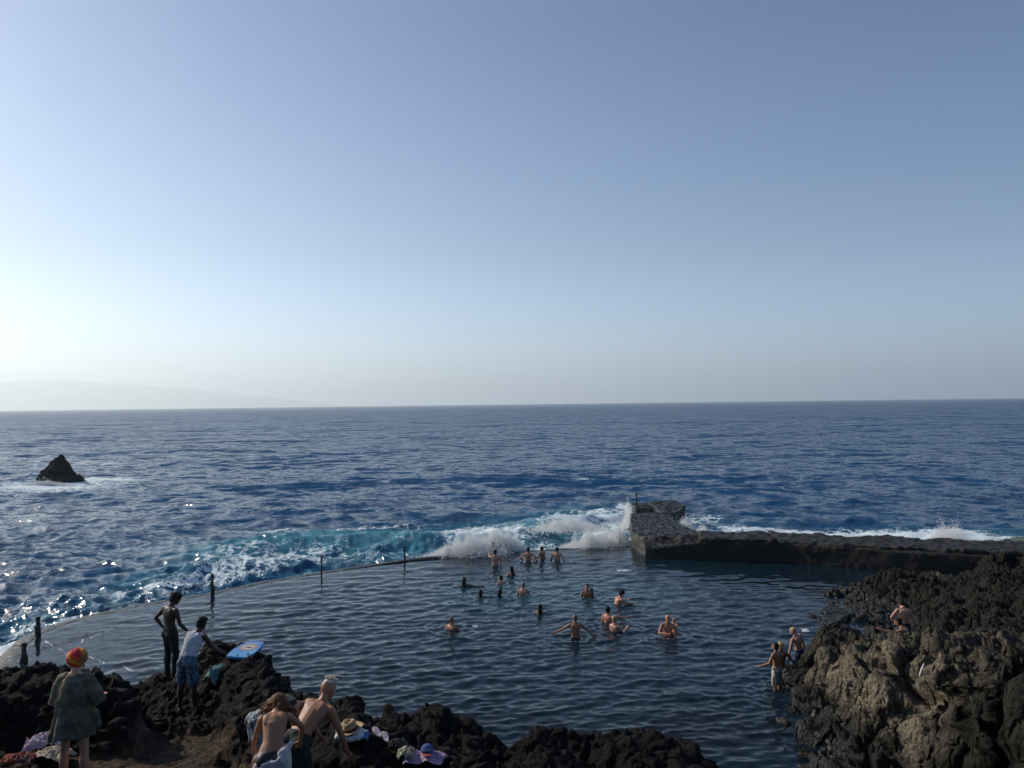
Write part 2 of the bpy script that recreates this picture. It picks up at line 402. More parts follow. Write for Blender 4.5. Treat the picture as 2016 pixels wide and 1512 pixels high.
# pool -------------------------------------------------
x, y, sr, st, nr, nc = fan(math.atan(7.6/9.5), math.atan(7.6/44), 760, 1000, R(38))
d, side, arc = seg_dist(x, y, [tuple(c) for c in CREST])
calm = np.clip(blobs(x, y, [(330, 1240, 260, 60, .45), (130, 1270, 110, 60, 1.0), (190, 1300, 60, 60, .9), (330, 1190, 140, 14, .8, .5), (560, 1150, 160, 10, .6, .3), (1000, 1098, 300, 6, .6), (1700, 1190, 110, 24, .8)], 0), 0, 1)
mod = (1-.85*calm)*(1+.5*perlin(np.stack([x*.2, y*.2, 0*x], 1), 9))
mod = mod*(.55+.45*sstep(.3, 3.5, d))
X, Y, Z, lost = waves(x, y, rng, .20, 1.7, 120, .155, R(-75), .5, sr, st, .8, mod, tilt=.8, peak=.42)
Z = Z*1.0
for bx, by in [(975, 1113), (1040, 1103), (1067, 1101), (1097, 1103), (1007, 1133), (986, 1148), (914, 1154), (946, 1175), (984, 1175), (1030, 1170), (1063, 1208), (889, 1239), (1212, 1191), (1133, 1258), (1197, 1226), (1210, 1244), (1156, 1174), (1315, 1251), (1526, 1350), (1540, 1340)]:
    g_ = G(bx, by, 0); r_ = np.hypot(x-g_.x, y-g_.y)
    Z += .020*np.exp(-r_/.75)*np.cos(2*math.pi*r_/.30+bx)*(r_ < 3)
    BR = np.exp(-((r_-.30)/.10)**2)*.34 if bx == 975 else np.maximum(BR, np.exp(-((r_-.30)/.10)**2)*.34)
ins = inside(x, y, POOLPOLY) | ((side > 0) & (d < .30) & (x < 6.2))
Z = np.where((side > 0), Z-.02-.05*(d/.3)**2, Z)
foam = blobs(x, y, [(1225, 1122, 26, 5, .52), (880, 1240, 20, 5, .35), (935, 1232, 8, 2, .75), (1225, 1188, 8, 2, .5), (1560, 1228, 18, 2.5, .6), (1585, 1240, 18, 4, .62), (950, 1163, 14, 3, .42), (925, 1170, 8, 3, .5), (1012, 1172, 20, 4, .35), (1570, 1400, 30, 10, .2),
   (1050, 1234, 10, 2, .2), (1548, 1292, 8, 4, .45)], 0)
foam = np.maximum(foam, BR+.3*BR*perlin(np.stack([x*3, y*3, 0*x], 1), 16))
for pl in ([(88, 1260), (103, 1272), (120, 1280), (134, 1290), (148, 1296), (146, 1304), (136, 1303)], [(164, 1259), (156, 1270), (153, 1280), (160, 1288), (172, 1292), (190, 1298), (206, 1306)], [(76, 1308), (80, 1316), (92, 1320), (106, 1321)], [(240, 1308), (252, 1316), (264, 1322)], [(218, 1240), (196, 1248), (176, 1256)]):  # caustic light lines on the left shallows, painted white through the foam mask
    caustic_pl = [(G(a, b, 0).x, G(a, b, 0).y) for a, b in pl]
    dd = seg_dist(x+.06*perlin(np.stack([x*4, y*4, 0*x], 1), 2), y, caustic_pl)[0]
    foam = np.maximum(foam, (.66+.5*perlin(np.stack([x*2.5, y*2.5, 0*x+3], 1), 6))*np.exp(-(dd/.032)**2))
teal = np.clip(blobs(x, y, [(1080, 1165, 240, 40, .8), (1330, 1120, 120, 12, .3), (900, 1190, 200, 24, .35)], 0), 0, 1)
clear = np.clip(.30+blobs(x, y, [(1400, 1440, 180, 60, .45), (1620, 1180, 120, 40, .45), (130, 1280, 120, 60, .30), (1450, 1110, 200, 12, .15), (1000, 1420, 400, 60, .15)], 0), 0, .85)
micro = lost*1.2+.02+.02*(1-calm)
V = np.stack([X, Y, Z], 1)
v, q, (foam, teal, clear, micro) = cut(V, grid_quads(nr, nc), ins, [foam, teal, clear, micro])
me = np_mesh('pool_water', v, q)
for nme, a in (('foam', foam), ('teal', teal), ('clear', clear), ('micro', micro)): attr(me, nme, a)
pool = tag(link_mesh('pool_water', me, mat_pool()), kind='structure')

# pool floor and seabed
nx, ny = 260, 200
gx, gy = np.meshgrid(np.linspace(-22, 26, nx), np.linspace(7, 44, ny)); gx = gx.ravel(); gy = gy.ravel()
fz = -1.55+.22*fbm(np.stack([gx*.8, gy*.8, 0*gx], 1), 4, 31)
fz += np.clip(blobs(gx, gy, [(1430, 1430, 190, 90, .9), (1660, 1185, 120, 40, 1.2)], 0), 0, 1.2)
fz = np.maximum(fz, -1.6+1.42*np.clip(blobs(gx, gy, [(110, 1275, 90, 60, 1.1), (160, 1310, 60, 60, 1.0)], 0), 0, 1))
d, side, arc = seg_dist(gx, gy, [tuple(c) for c in CREST])
fz = np.where(side > 0, -2.6, fz)
me = np_mesh('pool_floor', np.stack([gx, gy, fz], 1), grid_quads(ny, nx)[:, ::1])
t = NT('seabed'); pos = t.pos()
c = t.mix(t.ramp01(t.noise(pos, 1.3, 6, .7), .4, .6), (.03, .035, .022), (.26, .23, .14))
c = t.mix(t.ramp01(t.vor(pos, 1.6), .1, .6), c, (.04, .05, .035))
tag(link_mesh('pool_floor', me, t.done(t.bsdf(c, .9))), kind='structure')

# ------------------------------------------------------------------ rock terrain
def columns(cols, gx, gy):
    """height from profiles (distance, height) given for chosen bearings"""
    us = np.array([U(c[0]) for c in cols]); u = gx/gy
    prof = np.stack([np.interp(gy.ravel(), [p[0] for p in c[1]], [p[1] for p in c[1]]) for c in cols], 0)
    k = np.clip(np.searchsorted(us, u.ravel())-1, 0, len(us)-2)
    f = np.clip((u.ravel()-us[k])/(us[k+1]-us[k]), 0, 1)
    idx = np.arange(k.size)
    return prof[k, idx]*(1-f)+prof[k+1, idx]*f
def terrain(name, mat, x0, x1, y0, y1, step, cols, seed, style, sandf=None, drop=-1.3, warmf=None, calmf=None):
    nx, ny = int((x1-x0)/step), int((y1-y0)/step)
    gx, gy = np.meshgrid(np.linspace(x0, x1, nx), np.linspace(y0, y1, ny))
    h = columns(cols, gx, gy).reshape(ny, nx)
    for _ in range(2):   # soften the profile kinks
        h[1:-1, 1:-1] = (h[1:-1, 1:-1]*4+h[:-2, 1:-1]+h[2:, 1:-1]+h[1:-1, :-2]+h[1:-1, 2:])/8
    dzx = np.gradient(h, axis=1)/step; dzy = np.gradient(h, axis=0)/step
    n = np.stack([-dzx, -dzy, np.ones_like(h)], -1); n /= np.linalg.norm(n, axis=-1, keepdims=True)
    p = np.stack([gx, gy, h], -1).reshape(-1, 3); n = n.reshape(-1, 3)
    sand = sandf(p[:, 0], p[:, 1]) if sandf is not None else np.zeros(len(p))
    keepv = (h.ravel() > drop)
    p, q, (n, sand) = cut(p, grid_quads(ny, nx), keepv, [n, sand])
    disp = style(p, n, seed)
    amp = 1-.72*sand
    if calmf is not None: amp = amp*(1-.75*calmf(p[:, 0], p[:, 1]))
    wm = warmf(p, n) if warmf is not None else 0*sand
    hd = n*disp[:, None]*amp[:, None]
    jit = np.stack([fbm(p*2.3+5, 3, seed+40), fbm(p*2.3+50, 3, seed+50), 0*disp], 1)*style.jit*amp[:, None]
    me = np_mesh(name, p+hd+jit, q)
    attr(me, 'sand', sand); attr(me, 'warm', wm)
    return link_mesh(name, me, mat)
def lava(p, n, seed):
    w = np.stack([perlin(p*1.7+9, seed), perlin(p*1.7+19, seed+1), perlin(p*1.7+29, seed+2)], 1)
    pw = p+w*.35
    a, a2, ac = worley(pw*1.15, seed); b, b2, bc = worley(pw*2.9, seed+1); c, c2, cc = worley(p*7.5+w, seed+2); e, e2, ec = worley(p*15+w*2, seed+9)
    d = .24*(.62-a)+.17*(.55-b)*(.3+1.2*ac)+.13*(.5-c)*(.4+1.1*bc)+.06*(.5-e)
    d += .20*fbm(p*1.0, 2, seed+3)+.07*fbm(p*10, 3, seed+5, .7)
    return d
lava.jit = .16
def cliff(p, n, seed):
    w = np.stack([perlin(p*.8+9, seed), perlin(p*.8+19, seed+1), perlin(p*.8+29, seed+2)], 1)
    lean = np.stack([p[:, 0]+.35*p[:, 2], p[:, 1], p[:, 2]], 1)
    q = (lean+w*.22)*np.array([.92, .85, .38])
    a, a2, ac, at = worley(q, seed, True); b, b2, bc, bt = worley(q*2.3+3, seed+1, True); c, c2, cc, ct = worley(p*np.array([6.5, 6.5, 4.]), seed+2, True); e, e2, ec = worley(p*13+w, seed+3)
    steep = 1-sstep(.60, .93, n[:, 2])
    crack = sstep(0, .13, a2-a); crack2 = sstep(0, .12, b2-b)
    blocky = .52*(ac-.5)+.40*(crack-1)+.17*(bc-.5)+.12*(crack2-1)+.34*at+.15*bt+.04*ct
    f1, f2, fc, ft = worley((p+w*.4)*2.2, seed+5, True)
    rubble = .06*(.6-f1)+.20*ft+.14*fbm(p*1.6, 3, seed+6)+.06*(.5-c)+.06*ct
    flat = (1-steep)
    return blocky*(steep+.6*flat)+.8*rubble*flat+(.02+.04*flat)*(.5-c)+.03*(.5-e)*flat+.022*fbm(p*9, 3, seed+4, .7)
cliff.jit = .05

ROCK_DARK = mat_rock('lava_rock_dark', (.005, .005, .0055), (.011, .010, .010), (.034, .031, .027), bump=1.0)
ROCK_BROWN = mat_rock('lava_rock_brown', (.008, .009, .008), (.024, .024, .019), (.055, .052, .040), bump=1.0, warm=((.095, .080, .058), (.27, .225, .165)))
base = [(0, 6.0), (4, 5.4), (6, 4.1)]
tail = lambda D: [(D, 1.0), (D+1.6, -1.6), (60, -1.6)]
def fg(px, pts): return (px, base+pts)
FG = [
 fg(-500, [(9, 3.2), (11, 3.0), (12, 3.4), (13, 3.3)]+tail(14.2)),
 fg(-150, [(9, 2.9), (11, 2.8), (11.9, 3.4), (12.6, 3.4)]+tail(14)),
 fg(0, [(9.3, 2.75), (11.1, 2.7), (11.8, 3.35), (12.6, 3.35)]+tail(14)),
 fg(140, [(9.3, 2.72), (11.2, 2.65), (11.8, 3.4), (12.5, 3.4)]+tail(13.8)),
 fg(235, [(9.3, 2.7), (10.9, 2.65), (11.6, 3.2), (12.3, 3.3)]+tail(13.6)),
 fg(270, [(9.3, 2.7), (11.0, 2.6), (11.8, 2.95), (12.6, 2.85), (13.8, 1.0), (14.9, 1.2), (15.8, 1.9), (16.1, 1.9), (17, .2), (18, -1.6), (60, -1.6)]),
 fg(310, [(9.5, 2.7), (11.5, 2.5), (12.6, 2.35), (14.0, 1.9), (15.0, 1.85), (16.3, 2.0), (17.0, .6), (18, -1.6), (60, -1.6)]),
 fg(375, [(9.5, 2.7), (11.5, 2.5), (13.4, 2.15), (14.2, 2.0), (15.0, 2.0), (16.3, 2.15), (17.2, .5), (18.2, -1.6), (60, -1.6)]),
 fg(415, [(9.5, 2.7), (11.5, 2.5), (13.5, 2.15), (14.2, 2.15), (14.8, 2.55), (15.6, 2.75), (16.3, 2.6), (17.3, .5), (18.2, -1.6), (60, -1.6)]),
 fg(445, [(9.5, 2.7), (11.0, 2.5), (11.8, 2.75), (13.2, 2.7), (14.0, 2.6), (14.7, 2.80), (15.5, 2.84), (16.2, 2.2), (17, .3), (18, -1.6), (60, -1.6)]),
 fg(485, [(9.5, 2.7), (10.9, 2.6), (11.6, 2.95), (12.5, 3.05), (13.4, 3.0), (14.3, 2.84), (15.2, 2.86), (15.9, 2.0), (17, 0), (18, -1.6), (60, -1.6)]),
 fg(525, [(9.5, 2.7), (10.8, 2.65), (11.5, 2.95), (12.6, 3.0), (13.4, 2.95), (14.3, 2.84), (15.0, 2.78), (15.6, 1.5)]+[(17, -1.6), (60, -1.6)]),
 fg(555, [(9.5, 2.7), (10.8, 2.7), (11.4, 2.9), (12.6, 2.85), (13.6, 2.68), (14.5, 1.3), (16, -1.6), (60, -1.6)]),
 fg(610, [(9.5, 2.7), (10.8, 2.75), (12, 2.85), (13.0, 2.75)]+tail(14)),
 fg(690, [(9, 2.8), (9.8, 2.75), (10.2, 3.02), (10.8, 3.08), (11.6, 2.85), (12.5, 2.78)]+tail(13.4)),
 fg(750, [(9, 2.8), (9.8, 2.8), (10.2, 3.0), (10.8, 3.0), (11.6, 2.7), (12.2, 2.62)]+tail(13.2)),
 fg(850, [(9, 2.8), (10, 2.75), (11, 2.7), (12.2, 2.75)]+tail(13.2)),
 fg(910, [(9, 2.8), (10, 2.75), (11, 2.7), (12.1, 2.72)]+tail(13.0)),
 fg(955, [(9, 2.7), (10, 2.6), (11, 2.5), (11.9, 2.6)]+tail(12.8)),
 fg(980, [(9, 2.7), (10, 2.5), (11, 2.4), (11.6, 2.45)]+tail(12.5)),
 fg(1060, [(9, 2.75), (10, 2.6), (11, 2.65), (11.6, 2.68)]+tail(12.5)),
 fg(1230, [(9, 2.75), (10, 2.6), (10.8, 2.65), (11.5, 2.72)]+tail(12.4)),
 fg(1350, [(9, 2.6), (10, 2.5), (10.8, 2.5), (11.4, 2.52)]+tail(12.2)),
 fg(1395, [(8.5, 2.5), (10, 2.3), (11.2, 2.2)]+tail(12.0)),
 fg(1440, [(8, 1.6), (9, 1.0), (10, .2), (11.2, -1.0), (12, -1.6), (60, -1.6)]),
 fg(1520, [(7, .5), (8, -.5), (9.5, -1.6), (60, -1.6)]),
 fg(2600, [(7, .5), (8, -.5), (9.5, -1.6), (60, -1.6)]),
]
def sandf(x, y):
    s = blobs(x, y, [(350, 1475, 110, 34, 1.2), (250, 1530, 260, 30, 1.2), (400, 1425, 60, 22, .8), (480, 1520, 60, 24, .8), (300, 1440, 40, 20, .6)], 2.6)
    n = fbm(np.stack([x*2.2, y*2.2, 0*x], 1), 4, 77)
    return sstep(.35, .65, s+.35*n)
terr = terrain('ground', ROCK_DARK, -9.5, 6.0, 5.0, 18.6, .032, FG, 3, lava, sandf)
tag(terr, kind='structure')
RT = [
 (1460, [(8, -1.6), (60, -1.6)]),
 (1505, [(8, -1.6), (17, -1.5), (19.3, -.7), (20, -.7), (22, -1.6), (60, -1.6)]),
 (1535, [(8, -1.5), (16.5, -1.2), (18.3, -.05), (19.6, .15), (20.6, .1), (22, -.9), (25, -1.6), (60, -1.6)]),
 (1580, [(8, -1.5), (15, -1.1), (16.5, .02), (18, .2), (19.6, .3), (20.1, .95), (21.0, .9), (21.6, .4), (22.4, -.5), (24, -1.2), (26, -.3), (27, .05), (28.3, -.2), (32, -1.6), (60, -1.6)]),
 (1612, [(8, -1.2), (14, -.9), (15.2, .05), (17, .3), (18.9, .4), (19.3, 1.25), (20.8, 1.3), (22.5, .8), (24, .25), (26, .06), (28.3, .06), (30, -.2), (33, -1.6), (60, -1.6)]),
 (1660, [(8, -.8), (13, .05), (15.3, .3), (17.2, .45), (17.9, 1.5), (19.5, 1.5), (21.5, 1.15), (24, .3), (26, .06), (29.5, .06), (30.5, .25), (31.5, -.3), (34, -1.6), (60, -1.6)]),
 (1750, [(8, -.1), (12.3, .2), (14.5, .45), (16.2, .55), (17.0, 1.95), (18.3, 1.85), (19.6, 1.45), (20.6, .4), (22.8, .1), (26, .15), (28, .45), (30, .75), (31, .5), (32.5, -.3), (35, -1.6), (60, -1.6)]),
 (1840, [(8, .2), (12, .5), (14.6, .8), (15.5, 2.3), (17, 2.1), (19, 1.6), (20.5, .9), (22, 1.1), (26.5, .9), (29, .55), (31, .1), (33, .0), (35, -1.6), (60, -1.6)]),
 (1875, [(8, .2), (12, .3), (13.6, .5), (14.6, 2.35), (17, 2.15), (19, 1.6), (20.5, 1.0), (22, 1.2), (26.5, .95), (29, .6), (31, .2), (33, .1), (35, -1.6), (60, -1.6)]),
 (1905, [(8, .2), (11.5, .1), (13.4, .2), (14.2, .8), (15.2, 2.3), (17, 2.15), (19.5, 1.3), (22, 1.4), (25, 1.4), (28, .85), (31, .5), (33, .2), (35, -1.6), (60, -1.6)]),
 (1925, [(8, .4), (11.5, .4), (12.4, .9), (13.2, 2.7), (15, 2.5), (17, 2.15), (19.5, 1.3), (22, 1.5), (25, 1.5), (28, .9), (31, .6), (33, .3), (35, -1.6), (60, -1.6)]),
 (1940, [(8, .6), (10.8, .6), (12.6, .8), (13.4, 1.5), (14.4, 2.5), (17, 2.2), (19.5, 1.5), (22, 1.6), (25, 1.6), (28, 1.1), (31, .9), (33, .7), (35, -1.6), (60, -1.6)]),
 (1985, [(8, .6), (10.3, .5), (11.4, .7), (13.2, 1.8), (14.4, 2.6), (17, 2.2), (19.5, 1.5), (22, 1.6), (25, 1.6), (28, 1.1), (31, .9), (33, .7), (35, -1.6), (60, -1.6)]),
 (2016, [(8, 1.4), (10, 1.7), (11.3, 2.7), (12.5, 3.0), (15, 2.6), (19, 1.9), (23, 1.9), (28, 1.4), (31, 1.3), (33, 1.1), (35, -1), (60, -1.6)]),
 (2300, [(8, 2.5), (12, 3.4), (20, 3.0), (30, 2.4), (36, 1.5), (40, -1.6), (60, -1.6)]),
]
def warmf(p, n):
    b = blobs(p[:, 0], p[:, 1], [(1660, 1330, 90, 50, .9), (1760, 1350, 110, 70, 1.0), (1880, 1340, 120, 60, 1.0), (1990, 1370, 70, 80, .8), (1750, 1420, 90, 40, .7)], 1.2)
    st_ = 1-sstep(.70, .97, n[:, 2])
    return np.clip(b*(.45+.75*st_)*sstep(.3, .9, p[:, 2]+.3*perlin(p*.8, 60)), 0, 1)
calmf = lambda x, y: np.clip(blobs(x, y, [(1650, 1200, 60, 26, 1.0), (1610, 1215, 40, 24, 1.0)], .1), 0, 1)
terr2 = terrain('rocky_shore', ROCK_BROWN, 3.5, 22, 9.0, 36, .04, RT, 12, cliff, warmf=warmf, calmf=calmf)
tag(terr2, kind='structure')
# ------------------------------------------------------------------ pool wall, posts, breakwater, sea stack, spray
def resample(poly, step):
    p = np.asarray(poly, float); d = np.hypot(*np.diff(p, axis=0).T); s = np.concatenate([[0], np.cumsum(d)])
    t = np.arange(0, s[-1], step)
    q = np.stack([np.interp(t, s, p[:, k]) for k in range(p.shape[1])], 1)
    for _ in range(6): q[1:-1] = (q[:-2]+2*q[1:-1]+q[2:])/4
    return q
def mat_wet(name, c1, c2, rough=(.18, .55), bump=.6, scale=3):
    t = NT(name); pos = t.pos(); n = t.noise(pos, scale, 7, .68)
    f = t.ramp01(t.noise(pos, scale*2.3, 5, .7), .42, .60)
    return t.done(t.bsdf(t.mix(n, c1, c2), t.ramp01(f, 0, 1, *rough), t.bump(t.noise(pos, 18, 6, .7), bump, .05), Specular_IOR_Level=.3))
def build_wall():
    c = resample(CREST, .12); tg = np.gradient(c, axis=0); tg /= np.linalg.norm(tg, axis=1)[:, None]
    nrm = np.stack([-tg[:, 1], tg[:, 0]], 1)     # outward (sea side)
    prof = [(-.12, -1.6), (-.12, -.5), (-.10, -.06), (.0, .004), (.15, .012), (.34, .008), (.50, -.03), (.60, -.14), (.64, -.5), (.70, -1.6)]
    v = []
    w = perlin(np.stack([c[:, 0]*.6, c[:, 1]*.6, 0*c[:, 0]], 1), 4)
    for k, (o, z) in enumerate(prof):
        oo = o*(1+.25*w)[:, None]
        xy = c+nrm*oo
        p = np.stack([xy[:, 0], xy[:, 1], np.full(len(c), z)], 1)
        if 2 <= k <= 8:
            p[:, 2] += .022*fbm(p*1.9, 3, 8)-.008+(.03*np.maximum(0, w) if k > 3 else 0)
            p[:, 2] += .07*np.exp(-((c[:, 0]+4.2)/3.0)**2)*(3 <= k <= 6)
        v.append(p)
    v = np.concatenate(v)
    me = np_mesh('pool_wall', v, grid_quads(len(prof), len(c))[:, ::-1])
    o = link_mesh('pool_wall', me, mat_wet('wet_concrete', (.008, .009, .010), (.028, .029, .027), (.10, .5), .8, 2))
    tag(o, 'low curved concrete wall closing the sea side of the pool, water sheeting over its top', 'wall')
build_wall()

def tube_bm(bm, pts, rad, seg=8, cap=True):
    """tapered tube through points, closed"""
    pts = [Vector(p) for p in pts]; rings = []
    if not hasattr(rad, '__len__'): rad = [rad]*len(pts)
    up = Vector((.13, .21, .97))
    for i, p in enumerate(pts):
        t = (pts[min(i+1, len(pts)-1)]-pts[max(i-1, 0)]).normalized()
        a = t.cross(up)
        if a.length < .05: a = t.cross(Vector((1, 0, 0)))
        a.normalize(); b = t.cross(a)
        rings.append([bm.verts.new(p+(a*math.cos(6.28318*k/seg)+b*math.sin(6.28318*k/seg))*rad[i]) for k in range(seg)])
    for r0, r1 in zip(rings[:-1], rings[1:]):
        for k in range(seg): bm.faces.new((r0[k], r0[(k+1) % seg], r1[(k+1) % seg], r1[k]))
    if cap: bm.faces.new(rings[0][::-1]); bm.faces.new(rings[-1])
def bm_obj(name, bm, mat, parent=None, smooth=True, loc=None):
    bmesh.ops.recalc_face_normals(bm, faces=bm.faces)
    me = bpy.data.meshes.new(name); bm.to_mesh(me); bm.free()
    o = link_mesh(name, me, mat, parent, smooth)
    if loc is not None: o.location = loc
    return o
def noisy(me, amp, scale, seed=0, octs=3):
    co = get_co(me); no = get_no(me)
    set_co(me, co+no*(fbm(co*scale+seed*7.7, octs, seed)*amp)[:, None])

RUST = mat_simple('rusted_iron', (.020, .013, .010), .7, .6, 20, .8, 50)
WEED = mat_simple('post_concrete', (.014, .013, .012), .6, .5, 15, .8, 40)
ROPE = mat_simple('old_rope', (.03, .03, .028), .8, .3, 30)
posts = [(43, 1306, 1268, 'short concrete stump at the left corner of the pool wall', .066, 1), (71, 1253, 1216, 'weathered post holding the far left end of the slack rope', .060, 1),
 (416, 1172, 1131, 'post with the rope tied on and a ragged collar, behind the bare-chested youth', .05, 1), (632, 1130, 1097, 'thin dark post on the pool wall, second post right of the rope', .038, 0),
 (796, 1107, 1076, 'thin dark post on the pool wall left of the white splash', .04, 0), (970, 1092, 1068, 'dark post on the pool wall beside the bather leaning on it', .04, 0)]
PT = {}
for px, py, pt, lab, r, fat in posts:
    p = G(px, py, 0.0); h = (py-pt)*p.y/FPX
    t = empty('mooring_post', (p.x, p.y+.1, 0)); tag(t, lab, 'post', 'posts along the pool wall')
    bm = bmesh.new(); k = 9
    tube_bm(bm, [(random.Random(px+i).uniform(-.012, .012), 0, -.5+(h+.5)*i/(k-1)) for i in range(k)], [r*random.Random(px*3+i).uniform(.82, 1.2)*(1.15 if i < 4 else 1) for i in range(k)], 10)
    s = bm_obj('shaft', bm, WEED if fat else RUST, t); noisy(s.data, r*.6, 9, px)
    bm = bmesh.new(); tube_bm(bm, [(0, 0, h-.16*h), (0, 0, h-.02*h)], [r*1.22, r*1.16], 10); bm_obj('cap', bm, RUST, t)
    if fat:
        bm = bmesh.new(); tube_bm(bm, [(0, 0, .0), (.02, 0, h*.3), (-.02, 0, h*.55)], [r*1.5, r*1.45, r*1.15], 12); c = bm_obj('collar', bm, WEED, t); noisy(c.data, r*1.2, 7, px+1)
    PT[px] = (p.x, p.y+.1, h)
def rope(a, b, sag, name, lab, r=.012, n=24):
    bm = bmesh.new(); a = Vector(a); b = Vector(b)
    tube_bm(bm, [a.lerp(b, i/n)+Vector((0, 0, -sag*4*(i/n)*(1-i/n))) for i in range(n+1)], r, 6)
    tag(bm_obj(name, bm, ROPE), lab, 'rope')
a, b = PT[71], PT[416]
rope((a[0]+.07, a[1], a[2]*.72), (b[0], b[1], b[2]*.62), .10, 'rope', 'dark slack rope strung between the two left posts above the pool wall', .016)

def prism(bm, poly, z0, z1):
    lo = [bm.verts.new((x, y, z0)) for x, y in poly]
    hi = [bm.verts.new((x, y, z1[i] if hasattr(z1, '__len__') else z1)) for i, (x, y) in enumerate(poly)]
    bm.faces.new(lo[::-1]); bm.faces.new(hi); n = len(poly)
    for i in range(n): bm.faces.new((lo[i], lo[(i+1) % n], hi[(i+1) % n], hi[i]))
def A(px, py, z):
    p = G(px, py, z); return (p.x, p.y)
def build_breakwater():
    root = empty('breakwater', (6.5, 38, 0)); tag(root, 'dark angular concrete breakwater running from the right shore out into the surf', 'breakwater')
    M1 = mat_wet('breakwater_concrete', (.006, .006, .005), (.030, .027, .022), (.35, .8), 1.0, 1.6)
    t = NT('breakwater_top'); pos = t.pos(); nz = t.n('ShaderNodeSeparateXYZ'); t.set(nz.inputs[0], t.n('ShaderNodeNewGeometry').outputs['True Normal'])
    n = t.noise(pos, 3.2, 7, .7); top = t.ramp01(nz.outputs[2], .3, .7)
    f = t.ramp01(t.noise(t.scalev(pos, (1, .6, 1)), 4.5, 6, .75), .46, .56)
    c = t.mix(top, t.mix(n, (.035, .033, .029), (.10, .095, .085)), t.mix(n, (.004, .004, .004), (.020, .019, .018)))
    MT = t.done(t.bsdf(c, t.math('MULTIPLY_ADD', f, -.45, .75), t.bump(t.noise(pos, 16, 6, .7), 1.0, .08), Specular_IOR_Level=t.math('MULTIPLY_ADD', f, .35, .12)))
    def part(name, build, vox, mat, amp, sc, seed, label=None):
        bm = bmesh.new(); build(bm); bmesh.ops.recalc_face_normals(bm, faces=bm.faces)
        me = remeshed(bm, vox, 1, .4)
        co = get_co(me); no = get_no(me); w1, w2, wc = worley(co*sc*1.6, seed)
        d = amp*.8*(.5-w1)+amp*1.1*fbm(co*1.3, 5, seed, .6)
        co = co+no*d[:, None]; co -= np.array([6.5, 38, 0]); set_co(me, co)
        o = link_mesh(name, me, mat, root)
        if label: o['label'] = label
    def pier(bm):
        prism(bm, [(6.42, 38.3), (6.18, 40.2), (7.02, 46.0), (8.4, 46.6), (9.55, 46.3), (9.0, 42.2), (9.4, 39.9), (9.9, 38.2)], -1.6, [.84, .88, .95, .92, .9, .9, .94, .95])
        prism(bm, [(6.42, 37.55), (6.40, 38.5), (9.6, 38.5), (9.4, 37.3)], -1.6, [.52, .84, .92, .62])
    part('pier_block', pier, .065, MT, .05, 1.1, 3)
    def head(bm):
        prism(bm, [(7.75, 48.6), (7.7, 50.4), (9.3, 50.6), (9.3, 48.2)], -1.6, [.96, .98, .98, .97])
        prism(bm, [(8.9, 45.8), (8.9, 50.7), (10.9, 50.9), (10.8, 48.0), (9.7, 45.9)], -1.6, [.93, 1.08, 1.10, 1.06, .93])
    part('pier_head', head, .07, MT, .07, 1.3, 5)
    def low(bm):   # smooth faced wall along the pool
        prism(bm, [(6.46, 37.5), (8.6, 37.42), (9.2, 37.38), (13.2, 36.6), (18, 34.0), (24, 30.8), (24, 29.9), (17.6, 33.2), (12.5, 36.15), (8.9, 36.92)], -1.6, [.46, .50, .9, .9, .95, 1.1, 1.1, .95, .9, .86])
    part('wall_face', low, .065, M1, .03, 1.5, 7)
    def top(bm):   # rubble cap, stepped
        prism(bm, [(8.95, 36.95), (9.35, 38.7), (12.6, 38.4), (12.4, 36.22)], .35, [1.02, 1.08, 1.10, 1.06])
        prism(bm, [(12.4, 36.24), (12.8, 38.3), (17.0, 36.2), (16.1, 34.15)], .35, [1.0, 1.05, 1.12, 1.06])
        prism(bm, [(16.0, 34.20), (17.1, 36.3), (26, 31.8), (24, 29.95)], .35, [1.08, 1.14, 1.45, 1.38])
    part('rubble_cap', top, .065, M1, .10, 1.7, 9)
build_breakwater()
# thin iron post on the breakwater head
p = (7.95, 49.4, .95); t = empty('mooring_post', p); tag(t, 'thin iron post standing alone on the far end of the breakwater', 'post')
bm = bmesh.new(); tube_bm(bm, [(0, 0, -.1), (.01, 0, .3), (0, 0, .78)], [.06, .055, .05], 10); bm_obj('shaft', bm, RUST, t)
bm = bmesh.new(); tube_bm(bm, [(0, 0, .68), (0, 0, .79)], [.066, .062], 10); bm_obj('cap', bm, RUST, t)

